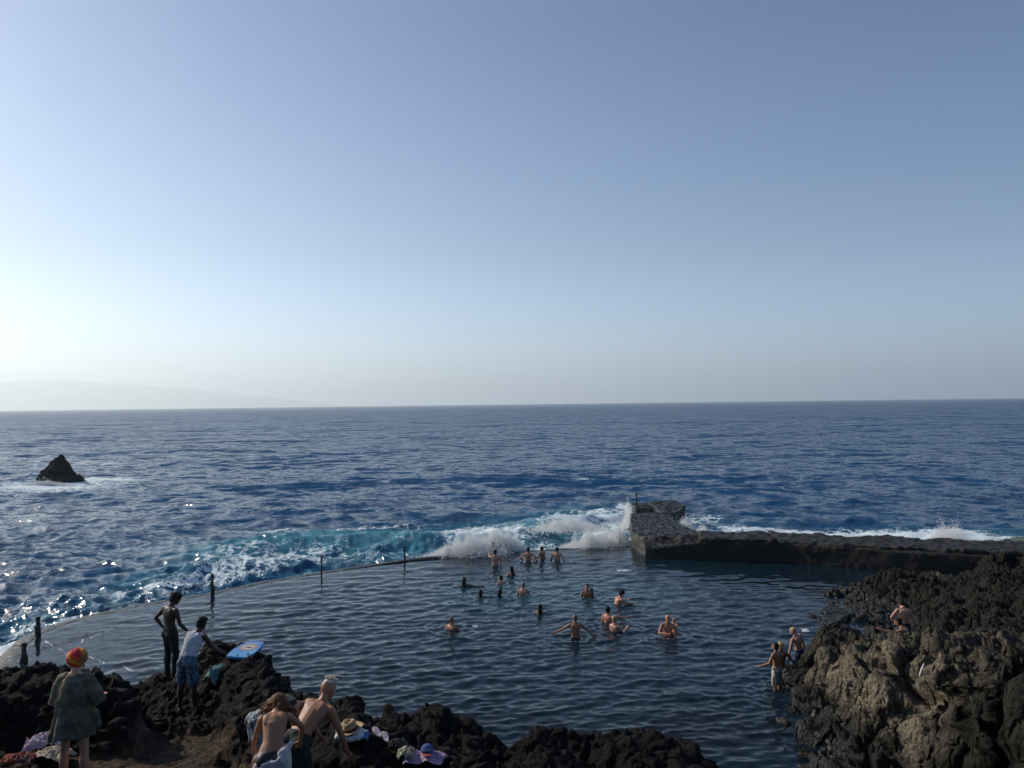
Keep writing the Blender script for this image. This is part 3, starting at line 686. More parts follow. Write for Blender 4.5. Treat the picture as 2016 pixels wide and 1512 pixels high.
def build_stack():
    c = G(122, 950, -.45); D = c.y; k = D/FPX
    bm = bmesh.new()
    def hull(pts):
        vs = [bm.verts.new(p) for p in pts]
        r = bmesh.ops.convex_hull(bm, input=vs)
        for g in r['geom_interior']:
            if isinstance(g, bmesh.types.BMVert) and g.is_valid: bm.verts.remove(g)
    X = lambda px: (px-122)*k
    Z = lambda py: (950-py)*k-.3
    hull([(X(76), -1.2, -1), (X(78), .8, -1), (X(84), -.6, Z(924)), (X(98), -.3, Z(905)), (X(120), .1, Z(887)), (X(129), .2, Z(897)), (X(142), 0, Z(928)), (X(148), -1.6, -1), (X(150), 2, -1), (X(112), -2.0, -1), (X(110), 2.4, -1), (X(104), -1.1, Z(925))])
    hull([(X(140), -1.3, -1), (X(170), -.5, -1), (X(171), 1.2, -1), (X(138), 1.4, -1), (X(146), -.4, Z(929)), (X(160), -.2, Z(931)), (X(166), 0, Z(940)), (X(150), .7, Z(930))])
    bmesh.ops.recalc_face_normals(bm, faces=bm.faces)
    me = remeshed(bm, .07, 2)
    co = get_co(me); no = get_no(me); d = cliff(co*1.1, no, 44)*.45+.07*fbm(co*2.5, 4, 3, .65)
    set_co(me, co+no*d[:, None]); attr(me, 'sand', np.zeros(len(co)))
    o = link_mesh('sea_stack', me, mat_rock('stack_rock', (.010, .010, .011), (.03, .027, .025), (.06, .055, .05)))
    o.location = (c.x, c.y, -.45)
    tag(o, 'jagged dark rock standing alone in the open sea ringed by foam', 'rock')
build_stack()

FOAMM = None
def mat_foam():
    t = NT('spray_foam')
    d = t.n('ShaderNodeBsdfDiffuse'); d.inputs[0].default_value = (.96, .97, .97, 1)
    tr = t.n('ShaderNodeBsdfTranslucent'); tr.inputs[0].default_value = (.96, .98, .98, 1)
    m_ = t.n('ShaderNodeMixShader'); m_.inputs[0].default_value = .5; t.set(m_.inputs[1], d.outputs[0]); t.set(m_.inputs[2], tr.outputs[0])
    return t.done(m_.outputs[0])
def spray(name, lab, centers, n, seed, sz=(.008, .045)):
    """airborne water: thousands of separate small blobs, dense low down and thinning to a ragged top"""
    global FOAMM
    FOAMM = FOAMM or mat_foam()
    rg = np.random.default_rng(seed)
    octv = np.array([(1, 0, 0), (-1, 0, 0), (0, 1, 0), (0, -1, 0), (0, 0, 1), (0, 0, -1)], float)
    octf = np.array([(0, 2, 4), (2, 1, 4), (1, 3, 4), (3, 0, 4), (2, 0, 5), (1, 2, 5), (3, 1, 5), (0, 3, 5)])
    P_, S_ = [], []
    for (cx, cy, z0, rx, ry, h, wt) in centers:
        m_ = int(n*wt)
        u = rg.normal(0, .5, m_); a = rg.normal(0, .5, m_)
        prof = np.exp(-u*u*1.3)*(.62+.55*perlin(np.stack([u*rx*2.3+cx, a*ry*1.2+cy, 0*u+seed], 1), seed)+.18*perlin(np.stack([u*rx*7+cx, a*0, 0*u+seed], 1), seed+1))
        f = rg.power(1.15, m_)*(1+.55*rg.exponential(.35, m_))
        z = z0+h*prof*f
        P_.append(np.stack([cx+u*rx, cy+a*ry, z], 1))
        S_.append(sz[0]+(sz[1]-sz[0])*rg.power(.35, m_)*np.clip(1.25-f, .30, 1))
    P_ = np.concatenate(P_); S_ = np.concatenate(S_)
    rot = rg.normal(size=(len(P_), 1, 3))*.0
    v = P_[:, None, :]+octv[None]*S_[:, None, None]*rg.uniform(.6, 1.4, (len(P_), 6, 1))
    q = octf[None]+np.arange(len(P_))[:, None, None]*6
    me = np_mesh(name, v.reshape(-1, 3), q.reshape(-1, 3))
    o = link_mesh(name, me, FOAMM)
    tag(o, lab, 'spray', kind='stuff')
def cw(px, py, z0, rxpx, ry, h, wt):
    p = G(px, py, 0); return (p.x, p.y, z0, rxpx*p.y/FPX, ry, h, wt)
spray('wave_splash', 'white burst of spray thrown up where the wave hits the middle of the pool wall', [cw(930, 1090, -.2, 75, 1.0, 1.25, .4), cw(985, 1083, -.2, 50, .8, 1.45, .35), cw(885, 1092, -.2, 40, .7, .7, .25)], 90000, 3)
spray('wave_splash', 'low band of white spray between the bathers and the breakwater', [cw(1170, 1074, -.2, 55, .9, .95, .45), cw(1215, 1068, -.1, 26, .9, .95, .3), cw(1115, 1050, .2, 60, 1.4, .8, .25)], 70000, 5)
spray('wave_splash', 'water pouring white off the far end of the breakwater', [(7.35, 48.9, -.4, .35, .9, 1.45, 1)], 14000, 6, (.012, .06))
spray('wave_splash', 'spray rising from the surf behind the right part of the breakwater', [cw(1870, 1068, -.2, 40, 1.2, 1.3, .5), cw(1950, 1075, -.2, 60, 1.0, .7, .3), cw(1690, 1066, -.2, 60, 1.0, .6, .2)], 22000, 8, (.010, .05))
c_ = G(122, 951, -.45)
spray('wave_splash', 'thin white spray round the foot of the lone sea rock', [(c_.x-.6, c_.y-2.3, -.5, 3.2, .5, .55, 1)], 9000, 12, (.015, .07))
spray('wave_splash', 'foam heaped against the sea side of the breakwater corner', [cw(1345, 1050, .1, 26, .7, .75, .6), cw(1385, 1062, .1, 24, .5, .65, .4)], 12000, 9, (.012, .05))
spray('wave_splash', 'white water tumbling off the left end of the pool wall', [cw(12, 1330, -.45, 40, 1.2, .45, .5), cw(30, 1295, -.45, 26, .9, .4, .5)], 9000, 10, (.006, .03))
# ------------------------------------------------------------------ people
def skin(name, c):
    t = NT(name); pos = t.coord()
    n = t.noise(pos, 7, 4, .6); m_ = t.noise(pos, 45, 3)
    a = tuple(x*.80 for x in c); b = (min(1, c[0]*1.12), c[1]*1.0, c[2]*.92)
    return t.done(t.bsdf(t.mix(n, a, b), .48, t.bump(m_, .15, .004), Specular_IOR_Level=.35))
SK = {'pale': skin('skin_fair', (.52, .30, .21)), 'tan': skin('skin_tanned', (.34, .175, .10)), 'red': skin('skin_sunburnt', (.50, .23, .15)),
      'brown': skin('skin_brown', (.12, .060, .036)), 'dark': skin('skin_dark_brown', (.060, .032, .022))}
def hairmat(name, c1, c2):
    t = NT(name); pos = t.coord()
    st_ = t.noise(t.scalev(pos, (60, 60, 9)), 1, 4, .6)
    return t.done(t.bsdf(t.mix(st_, c1, c2), .6, t.bump(st_, .6, .008), Specular_IOR_Level=.15))
HM = {'black': hairmat('black_hair', (.006, .005, .005), (.02, .016, .014)), 'brown': hairmat('brown_hair', (.045, .020, .009), (.20, .10, .045)),
      'blond': hairmat('blond_hair', (.25, .16, .07), (.55, .42, .20)), 'bleach': hairmat('bleached_hair', (.52, .44, .30), (.85, .78, .60)), 'grey': hairmat('grey_hair', (.10, .085, .075), (.24, .21, .19))}
EYE_W = mat_simple('eye_white', (.7, .68, .64), .3); EYE_D = mat_simple('eye_iris', (.02, .014, .01), .2)

def V3(*a): return Vector(a)
def loft(bm, rings):
    rs = [[bm.verts.new(p) for p in r] for r in rings]; n = len(rs[0])
    for a, b in zip(rs[:-1], rs[1:]):
        for k in range(n): bm.faces.new((a[k], a[(k+1) % n], b[(k+1) % n], b[k]))
    bm.faces.new(rs[0][::-1]); bm.faces.new(rs[-1])
def ering(c, s, f, a, b, n=16, pw=1.0):
    return [c+s*(a*math.cos(2*math.pi*k/n))+f*(b*math.sin(2*math.pi*k/n)) for k in range(n)]
def ball(bm, c, r, axes=None, seg=12):
    """ellipsoid with radii r along the given axes"""
    X, Y, Z = axes or (V3(1, 0, 0), V3(0, 1, 0), V3(0, 0, 1))
    rings = []
    for i in range(1, seg-1):
        t = math.pi*i/(seg-1)
        rings.append([c+X*(r[0]*math.sin(t)*math.cos(2*math.pi*k/seg))+Y*(r[1]*math.sin(t)*math.sin(2*math.pi*k/seg))-Z*(r[2]*math.cos(t)) for k in range(seg)])
    loft(bm, rings)
def limb(bm, pts, rad, n=12):
    """rounded tapering tube with half-ball ends"""
    pts = [Vector(p) for p in pts]
    d0 = (pts[0]-pts[1]).normalized(); d1 = (pts[-1]-pts[-2]).normalized()
    P2 = [pts[0]+d0*rad[0]*.85, pts[0]+d0*rad[0]*.5]+pts+[pts[-1]+d1*rad[-1]*.5, pts[-1]+d1*rad[-1]*.85]
    R2 = [rad[0]*.45, rad[0]*.85]+list(rad)+[rad[-1]*.85, rad[-1]*.45]
    tube_bm(bm, P2, R2, n)
def lerp_pts(a, b, ts): return [a.lerp(b, t) for t in ts]

class Fig:
    """poses a skeleton, then grows one continuous skin over it. Directions are in the figure's own frame: x right, y the way it faces, z up."""
    def __init__(s, H=1.75, sex='m', up=(0, 0, 1), waist=None, side=(1, 0, 0), head=None, face=None, ua=((-.25, 0, -1), (.25, 0, -1)), fa=((-.1, .15, -1), (.1, .15, -1)),
                 th=((-.08, 0, -1), (.08, 0, -1)), sh=((-.03, -.03, -1), (.03, -.03, -1)), fat=1.0, toes=((-.2, 1, 0), (.2, 1, 0)), hand=(None, None)):
        k = s.k = H/1.75; s.sex = sex; s.fat = fat
        N = lambda v: Vector(v).normalized()
        up = N(up); lo = N(waist) if waist is not None else up
        side = N(side)
        s.s = (side-up*side.dot(up)).normalized(); s.f = up.cross(s.s).normalized(); s.up = up
        s.lo = lo; s.s0 = (side-lo*side.dot(lo)).normalized(); s.f0 = lo.cross(s.s0)
        s.pel = V3(0, 0, 0)
        s.waist = s.pel+lo*.17*k; s.chest = s.waist+(lo+up).normalized()*.17*k; s.neck = s.chest+up*.17*k
        hd = N(head) if head is not None else up
        fc = N(face) if face is not None else s.f
        s.hu = (hd-fc*hd.dot(fc)).normalized() if face is not None else hd
        s.hf = (fc-s.hu*fc.dot(s.hu)).normalized(); s.hs = s.hf.cross(s.hu)
        s.hc = s.neck+hd*.085*k+s.hu*.085*k+s.hf*.02*k
        sw = (.180 if sex == 'm' else .160)*k
        s.shl = [s.neck-s.s*sw-s.up*.045*k, s.neck+s.s*sw-s.up*.045*k]
        s.elb = [s.shl[i]+N(ua[i])*.285*k for i in (0, 1)]
        s.wri = [s.elb[i]+N(fa[i])*.255*k for i in (0, 1)]
        s.hd_ = [N(hand[i]) if hand[i] is not None else N(fa[i]) for i in (0, 1)]
        hw = (.088 if sex == 'm' else .095)*k
        s.hip = [s.pel-s.s0*hw-s.lo*.03*k, s.pel+s.s0*hw-s.lo*.03*k]
        s.kne = [s.hip[i]+N(th[i])*.43*k for i in (0, 1)]
        s.ank = [s.kne[i]+N(sh[i])*.42*k for i in (0, 1)]
        s.toe = [N(toes[i]) for i in (0, 1)]
        s.floor = min(a.z for a in s.ank)-.065*k
    def torso(s, bm, g=0.0, lo=-.08, hi=1.0, chest_g=0.0):
        k = s.k; F = s.fat
        m_ = s.sex == 'm'
        rows = [(s.pel-s.lo*.07*k, s.s0, s.f0, .125, .095), (s.pel, s.s0, s.f0, .160 if m_ else .172, .110*F), (s.pel.lerp(s.waist, .5), s.s0, s.f0, .145 if m_ else .150, .100*F), (s.waist, s.s0, s.f0, (.132 if m_ else .118)*F, .088*F),
                (s.waist.lerp(s.chest, .5), s.s, s.f, .140 if m_ else .122, .100), (s.chest, s.s, s.f, .160 if m_ else .138, .112), (s.chest.lerp(s.neck, .5), s.s, s.f, .172 if m_ else .148, .108),
                (s.chest.lerp(s.neck, .82), s.s, s.f, .150 if m_ else .130, .080), (s.neck, s.s, s.f, .085, .060)]
        n = len(rows); a, b = 0, n
        loft(bm, [ering(c-f*.008*k, sd, f, (w_*k+g), (d_*k+g)) for c, sd, f, w_, d_ in rows])
        if m_:
            for sg in (-1, 1):
                ball(bm, s.chest.lerp(s.neck, .35)+s.s*sg*.078*k+s.f*.062*k, ((.075*k+g), .045*k+g, .055*k+g), (s.s, s.f, s.up))
        else:
            for sg in (-1, 1):
                ball(bm, s.chest.lerp(s.neck, .12)+s.s*sg*.072*k+s.f*.085*k, (.060*k+g, .055*k+g, .058*k+g), (s.s, s.f, s.up))
        for sg in (-1, 1):   # shoulder blades, buttocks
            ball(bm, s.chest.lerp(s.neck, .38)+s.s*sg*.080*k-s.f*.082*k, (.058*k+g, .026*k+g, .085*k+g), (s.s, s.f, s.up))
            ball(bm, s.pel-s.lo*.035*k+s.s0*sg*.075*k-s.f0*.06*k, (.082*k+g, .072*k+g, .085*k+g), (s.s0, s.f0, s.lo))
    def legs(s, bm, g=0.0, upto=None, flare=0.0):
        k = s.k; q = (.082 if s.sex == 'm' else .088)
        for i in (0, 1):
            h, kn, an = s.hip[i], s.kne[i], s.ank[i]
            if upto is not None and upto <= 1:
                e = h.lerp(kn, upto); limb(bm, lerp_pts(h, e, (0, .5, 1)), [q*k+g, (q-.008)*k+g+flare*.5, (q-.018)*k+g+flare]); continue
            limb(bm, lerp_pts(h, kn, (0, .35, .75, 1)), [(q)*k+g, (q-.006)*k+g, .058*k+g, .052*k+g])
            cd = (an-kn).normalized(); back = -(s.f0-cd*s.f0.dot(cd)).normalized()
            e = an if upto is None else kn.lerp(an, upto-1)
            p = lerp_pts(kn, e, (0, .3, .65, 1)); p[1] += back*.014*k
            limb(bm, p, [.050*k+g, .055*k+g, .042*k+g, (.034 if upto is None else .045)*k+g+flare])
            if upto is None:
                t = s.toe[i]; t = Vector((t.x, t.y, t.z)).normalized()
                heel = an-t*.035*k-V3(0, 0, .03)*k; ball_ = an+t*.10*k-V3(0, 0, .042)*k
                limb(bm, [heel, an.lerp(ball_, .5)-V3(0, 0, .012)*k, ball_, ball_+t*.06*k-V3(0, 0, .006)*k], [.032*k, .034*k, .036*k, .024*k])
                sd = Vector((t.y, -t.x, 0)).normalized()
                for q_ in range(5):
                    o = sd*(.030-.015*q_)*k*(1 if i == 0 else -1)
                    limb(bm, [ball_+o+t*.03*k-V3(0, 0, .008)*k, ball_+o+t*(.085-.008*abs(q_-.5))*k-V3(0, 0, .014)*k], [.012*k, .0095*k], 8)
    def arm(s, bm, i, g=0.0, upto=None, hands=True):
        k = s.k; m_ = 1.0 if s.sex == 'm' else .86
        sh_, el, wr = s.shl[i], s.elb[i], s.wri[i]
        if upto is not None:
            e = sh_.lerp(el, upto); limb(bm, [sh_-s.s*(-.05 if i == 0 else .05)*k, sh_, e], [.060*k+g, .056*k+g, .050*k+g]); return
        inn = s.neck.lerp(sh_, .35)-s.up*.012*k
        limb(bm, [inn, sh_], [.045*k*m_+g, .056*k*m_+g])
        limb(bm, lerp_pts(sh_, el, (0, .3, .6, 1)), [.056*k*m_+g, .049*k*m_+g, .046*k*m_+g, .037*k*m_+g])
        limb(bm, lerp_pts(el, wr, (0, .3, .7, 1)), [.037*k*m_+g, .041*k*m_+g, .031*k*m_+g, .024*k*m_+g])
        if not hands: return
        d = s.hd_[i]; up_ = s.f if abs(d.dot(s.f)) < .8 else s.up
        sd = d.cross(up_).normalized(); nn = sd.cross(d).normalized()
        pc = wr+d*.050*k
        ball(bm, pc, (.040*k, .018*k, .055*k), (sd, nn, d))
        tside = 1 if i == 0 else -1
        for q_ in range(4):
            o = sd*(.028-.0185*q_)*k*tside; L = (.068, .078, .072, .056)[q_]*k
            b0 = wr+d*.085*k+o; b1 = b0+(d+sd*tside*(.12-.08*q_)).normalized()*L*.5; b2 = b1+(d*.85+nn*.38).normalized()*L*.32; b3 = b2+(d*.62+nn*.62).normalized()*L*.22
            limb(bm, [b0, b1, b2, b3], [.0098*k, .0092*k, .0085*k, .0075*k], 8)
        tb = wr+d*.028*k+sd*.032*k*tside; t1 = tb+(d*.7+sd*tside*.75+nn*.2).normalized()*.034*k; t2 = t1+(d*.9+sd*tside*.25+nn*.35).normalized()*.030*k
        limb(bm, [wr+d*.02*k+sd*.012*k*tside, tb, t1, t2], [.014*k, .0125*k, .0105*k, .009*k], 8)
    def headshape(s, bm):
        k = s.k*1.10; u, f, sd = s.hu, s.hf, s.hs; c = s.hc
        limb(bm, [s.neck-s.up*.05*k, s.neck.lerp(c, .35)-f*.008*k, c-u*.03*k-f*.012*k], [.062*k, .050*k, .050*k])
        for sg in (0, 1):   # trapezius
            limb(bm, [s.neck.lerp(c, .22)-f*.012*k, s.neck.lerp(s.shl[sg], .5)+s.up*.016*k], [.036*k, .034*k])
        ball(bm, c+u*.022*k-f*.008*k, (.074*k, .094*k, .088*k), (sd, f, u), 16)
        ball(bm, c-u*.035*k+f*.022*k, (.056*k, .066*k, .066*k), (sd, f, u), 14)
        ball(bm, c-u*.078*k+f*.058*k, (.026*k, .022*k, .018*k), (sd, f, u), 10)      # chin
        limb(bm, [c+u*.008*k+f*.084*k, c-u*.022*k+f*.102*k], [.009*k, .014*k], 8)     # nose
        limb(bm, [c+u*.026*k+f*.080*k-sd*.032*k, c+u*.030*k+f*.085*k, c+u*.026*k+f*.080*k+sd*.032*k], [.008*k, .009*k, .008*k], 8)
        limb(bm, [c-u*.050*k+f*.080*k-sd*.018*k, c-u*.049*k+f*.086*k, c-u*.050*k+f*.080*k+sd*.018*k], [.006*k, .008*k, .006*k], 8)
        for sg in (-1, 1): ball(bm, c+sd*sg*.076*k-f*.008*k-u*.004*k, (.010*k, .020*k, .031*k), (sd, f, u), 8)
    def xf(s, loc, yaw, roll=0):
        return Matrix.Translation(loc) @ Matrix.Rotation(yaw, 4, 'Z')
    def build(s, root, sk, vox=.009, smooth=3, eyes=True):
        bm = bmesh.new(); s.torso(bm); s.legs(bm); s.arm(bm, 0); s.arm(bm, 1); s.headshape(bm)
        me = remeshed(bm, vox, smooth, .5)
        o = link_mesh('body', me, sk, root)
        if eyes:
            for sg in (-1, 1):
                b2 = bmesh.new(); c = s.hc+s.hu*.004*s.k+s.hs*sg*.034*s.k+s.hf*.084*s.k
                ball(b2, c, (.0125*s.k, .011*s.k, .0095*s.k), (s.hs, s.hf, s.hu), 10)
                e = bm_obj('eye', b2, EYE_W, o)
                b3 = bmesh.new(); ball(b3, c+s.hf*.0065*s.k, (.0058*s.k, .006*s.k, .0058*s.k), (s.hs, s.hf, s.hu), 8); e2 = bm_obj('iris', b3, EYE_D, root)
                bpy.data.objects.remove(e2)
        return o
    # hair -----------------------------------------
    def hair(s, root, kind, mat, vox=.009, seed=1):
        k = s.k*1.10; u, f, sd = s.hu, s.hf, s.hs; c = s.hc; bm = bmesh.new(); A3 = (sd, f, u)
        amp, sc = .006, 40
        if kind == 'short':
            ball(bm, c+u*.034*k-f*.020*k, (.080*k, .092*k, .086*k), A3, 16); ball(bm, c-f*.035*k-u*.012*k, (.072*k, .066*k, .075*k), A3, 14)
            amp = .007
        elif kind == 'curly':
            ball(bm, c+u*.050*k-f*.012*k, (.094*k, .104*k, .088*k), A3, 16); ball(bm, c-f*.045*k+u*.005*k, (.082*k, .070*k, .080*k), A3, 14); ball(bm, c+u*.075*k+f*.045*k, (.070*k, .060*k, .050*k), A3, 12)
            amp, sc = .028, 34
        elif kind == 'crop':
            ball(bm, c+u*.030*k-f*.018*k, (.0755*k, .091*k, .083*k), A3, 16); amp = .002
        elif kind in ('long', 'wet'):
            ball(bm, c+u*.030*k-f*.018*k, (.084*k, .096*k, .088*k), A3, 16)
            dn = -s.up if kind == 'wet' else V3(0, 0, -1)
            limb(bm, [c-f*.04*k, c-f*.075*k-u*.06*k, s.neck-s.f*.075*k, s.neck-s.f*.10*k-s.up*.16*k], [.082*k, .080*k, .078*k, .045*k])
            amp, sc = .008, 45
        bmesh.ops.recalc_face_normals(bm, faces=bm.faces)
        me = remeshed(bm, vox, 2); co = get_co(me); no = get_no(me)
        d = fbm(co*sc, 3, seed, .6)*amp
        if kind == 'curly': w1, w2, wc = worley(co*38, seed); d = (.45-w1)*amp
        # keep hair off the face
        rel = co-np.array(c); fy = rel@np.array(f); uz = rel@np.array(u)
        if kind in ('short', 'crop'): d -= sstep(.02*k, .07*k, fy)*sstep(.055*k, .02*k, uz)*.03*k
        set_co(me, co+no*d[:, None])
        o = link_mesh('hair', me, mat, root); return o
    def shorts(s, root, mat, upto=.62, g=.012, name='shorts', hi=.55, vox=.011, flare=.006, wr=.006):
        bm = bmesh.new(); k = s.k; m_ = s.sex == 'm'; F = s.fat
        rows = [(s.pel-s.lo*.10*k, s.s0, s.f0, .12, .09), (s.pel-s.lo*.03*k, s.s0, s.f0, .162 if m_ else .172, .112*F), (s.pel+s.lo*.03*k, s.s0, s.f0, .160 if m_ else .165, .110*F), (s.pel.lerp(s.waist, hi), s.s0, s.f0, .146*F, .102*F)]
        loft(bm, [ering(c-f*.008*k, sd, f, w_*k+g, d_*k+g) for c, sd, f, w_, d_ in rows])
        for sg in (-1, 1): ball(bm, s.pel-s.lo*.035*k+s.s0*sg*.075*k-s.f0*.06*k, (.082*k+g, .072*k+g, .085*k+g), (s.s0, s.f0, s.lo))
        s.legs(bm, g+.006, upto, flare)
        bmesh.ops.recalc_face_normals(bm, faces=bm.faces)
        me = remeshed(bm, vox, 2); noisy(me, wr, 14, 5)
        return link_mesh(name, me, mat, root)
def place_fig(fg, label, loc, yaw, group=None):
    """root Empty at the pelvis position; local frame of the figure"""
    r = empty('person', loc, yaw); tag(r, label, 'person', group); return r
def swimmer(px, pw, ph, label, yaw=0, skn='tan', hair='short', hc='black', group=None, wl=None, trunks=None, H=1.74, dz=0, **kw):
    """bather standing in the pool: photo x, waterline row, head-top row"""
    p = G(px, pw, 0); above = (pw-ph)*p.y/FPX*1.0
    F = Fig(H=H, **kw); top = F.hc.z+.115*F.k
    z = above-top
    if -z < .0: pass
    # knees bend when the pool is shallower than the figure needs
    if z+F.floor < -1.50:
        d = .45; kw2 = dict(kw); kw2['th'] = ((-.3, .9, -.45), (.3, .9, -.45)); kw2['sh'] = ((-.1, -.6, -.8), (.1, -.6, -.8)); F = Fig(H=H, **kw2)
    r = place_fig(F, label, (p.x, p.y, z), yaw, group)
    F.build(r, SK[skn], .013, 2, eyes=kw.get('face') is not None or abs(yaw) > 1.2)
    if hair: F.hair(r, hair, HM[hc], .013, int(px))
    if trunks: F.shorts(r, trunks, .55, name='swim_trunks', vox=.016)
    return F, r
TR_D = mat_simple('dark_trunks', (.015, .017, .022), .7, .3); TR_B = mat_simple('navy_trunks', (.02, .035, .08), .7, .3)
AK = dict(ua=((-.9, -.25, -.7), (.9, -.25, -.7)), fa=((.55, .45, -.5), (-.55, .45, -.5)))          # hands on hips
LOW = dict(ua=((-.6, .5, -.75), (.6, .5, -.75)), fa=((-.4, .8, -.3), (.4, .8, -.3)))                 # sculling under water
OUT = dict(ua=((-1, .1, -.35), (1, .1, -.35)), fa=((-1, .5, .0), (1, .5, .0)))
g1 = 'bathers in the pool'
swimmer(975, 1113, 1083, 'bare-backed bather leaning one raised arm on the pool wall post', .1, 'pale', 'short', 'black', g1, trunks=TR_D, ua=((-.25, .85, -.05), (.35, .2, -.9)), fa=((-.05, .7, .7), (.0, .8, -.3)))
swimmer(1040, 1103, 1078, 'broad-backed bather with hands on hips facing the surf', 0, 'red', 'short', 'black', g1, trunks=TR_B, fat=1.12, **AK)
swimmer(1067, 1101, 1076, 'dark-haired bather turned sideways between the two who face the surf', .9, 'tan', 'short', 'black', g1, trunks=TR_D, ua=((-.3, .5, -.8), (.3, .1, -1)), fa=((-.1, .9, .1), (.1, .6, -.6)))
swimmer(1097, 1103, 1078, 'slim pale-backed bather at the right end of the row by the pool wall', -.15, 'pale', 'short', 'black', g1, trunks=TR_D, ua=((-.45, .2, -.9), (.6, -.2, -.8)), fa=((-.1, .5, -.6), (-.2, .4, -.8)))
swimmer(1007, 1133, 1115, 'dark-haired bather neck deep, lit left shoulder, just below the row at the wall', .5, 'pale', 'wet', 'black', g1, sex='f', **LOW)
swimmer(986, 1148, 1133, 'bather glancing left with one pale shoulder out of the water', .8, 'pale', 'short', 'black', g1, **LOW)
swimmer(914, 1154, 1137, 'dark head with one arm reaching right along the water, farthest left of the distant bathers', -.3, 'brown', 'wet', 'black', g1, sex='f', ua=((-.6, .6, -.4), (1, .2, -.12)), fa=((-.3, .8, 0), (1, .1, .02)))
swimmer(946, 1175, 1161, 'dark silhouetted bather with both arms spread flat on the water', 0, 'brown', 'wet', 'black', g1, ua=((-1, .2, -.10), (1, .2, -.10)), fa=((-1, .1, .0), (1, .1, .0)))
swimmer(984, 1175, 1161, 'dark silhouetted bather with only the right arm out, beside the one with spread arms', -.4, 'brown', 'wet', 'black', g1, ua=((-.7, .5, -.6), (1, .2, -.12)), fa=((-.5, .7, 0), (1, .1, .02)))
swimmer(1030, 1170, 1147, 'bald-headed pale bather with sunlit back, chest deep', -.2, 'pale', 'crop', 'grey', g1, ua=((-.35, .3, -.9), (.35, .4, -.8)), fa=((-.1, .7, -.5), (.1, .8, -.4)))
swimmer(1063, 1208, 1190, 'bather with long wet black hair seen from behind, shoulders at the water', 0, 'tan', 'wet', 'black', g1, sex='f', **LOW)
swimmer(889, 1239, 1215, 'short-haired sunburnt bather alone at the left, splash to the right', -.5, 'red', 'crop', 'grey', g1, **LOW)
swimmer(1212, 1191, 1165, 'dark-haired bather bending right into a small splash', -1.15, 'red', 'curly', 'black', g1, up=(0, .45, 1), waist=(0, .3, 1), face=(0, 1, -.5), ua=((-.2, .8, -.6), (.2, .8, -.6)), fa=((-.1, 1, .1), (.1, 1, .1)))
swimmer(1133, 1258, 1212, 'grey-haired man wading away with both arms held out low to the sides', 0, 'tan', 'crop', 'grey', g1, trunks=TR_D, up=(0, .10, 1), ua=((-1, .1, -.62), (.95, .1, -.75)), fa=((-1, .15, -.42), (.75, .15, -.80)))
swimmer(1197, 1226, 1195, 'dark-haired man stretching his right arm out level behind the blonde woman', -.7, 'red', 'short', 'black', g1, trunks=TR_D, ua=((-.2, -.1, -1), (.75, .75, -.1)), fa=((.1, .3, -.9), (.75, .8, .0)))
BIK = mat_simple('dark_bikini', (.012, .012, .014), .6, .3)
Fw, rw_ = swimmer(1210, 1244, 1213, 'blonde woman with folded forearms, in front of the man with the level arm', -.7, 'pale', 'short', 'blond', g1, sex='f', trunks=BIK, ua=((-.3, .5, -.8), (.3, .5, -.8)), fa=((.4, .9, .15), (-.1, .9, .35)))
# adult and child pairs: two things each
swimmer(1156, 1174, 1150, 'man facing the camera holding a small child against his left side', math.pi-.1, 'tan', 'short', 'black', g1, face=(0, 1, -.1), ua=((-.35, .5, -.8), (.35, .3, -.9)), fa=((.75, .7, .1), (-.3, .9, .3)))
def child(px, pw, ph, label, yaw, skn, hc, D_, H=.98, hair='short', **kw):
    F = Fig(H=H, th=((-.5, .8, -.3), (.5, .8, -.3)), sh=((-.1, -.2, -1), (.1, -.2, -1)), **kw)
    q = P(px, ph, D_); z = q.z-(F.hc.z+.115*F.k)
    r = place_fig(F, label, (q.x, q.y, z), yaw, 'children in the pool')
    F.build(r, SK[skn], .011, 2, eyes=False); F.hair(r, hair, HM[hc], .012, int(px)); return F
pq = G(1156, 1174, 0)
child(1165, 1174, 1158, 'small dark-haired child held on the left side of a man facing the camera', .9, 'brown', 'black', pq.y-.16, ua=((-.3, .8, -.1), (.4, .6, -.5)), fa=((-.2, .8, .2), (.1, .8, .1)))
swimmer(1315, 1251, 1211, 'bald sunburnt man facing the camera with a child hugged in his arms', math.pi-.05, 'red', None, 'grey', g1, fat=1.25, face=(0, 1, -.12), ua=((-.45, .35, -.85), (.45, .35, -.85)), fa=((.80, .65, .12), (-.8, .65, .05)))
pq = G(1315, 1251, 0)
child(1327, 1251, 1217, 'fair-haired child carried in the arms of the bald sunburnt man', 2.4, 'pale', 'blond', pq.y+.10, ua=((-.4, .7, -.2), (.4, .7, -.2)), fa=((.2, .9, .2), (-.2, .9, .2)))

# depsgraph lookup of the rock surface under a spot
from mathutils.bvhtree import BVHTree
def make_bvh(o):
    return BVHTree.FromObject(o, bpy.context.evaluated_depsgraph_get())
bpy.context.view_layer.update()
BV = make_bvh(terr); BV2 = make_bvh(terr2)
def hit(px, py):
    """where the sight line through a photo pixel meets the near rocks"""
    d = ray(px, py).normalized(); best = None
    for b in (BV, BV2):
        h = b.ray_cast(Vector((0, 0, EYE)), d)
        if h[0] is not None and (best is None or h[3] < best[3]): best = h
    return best[0] if best else None
def topz(x, y):
    h = BV.ray_cast(Vector((x, y, 9)), Vector((0, 0, -1))); return h[0].z if h[0] is not None else 0

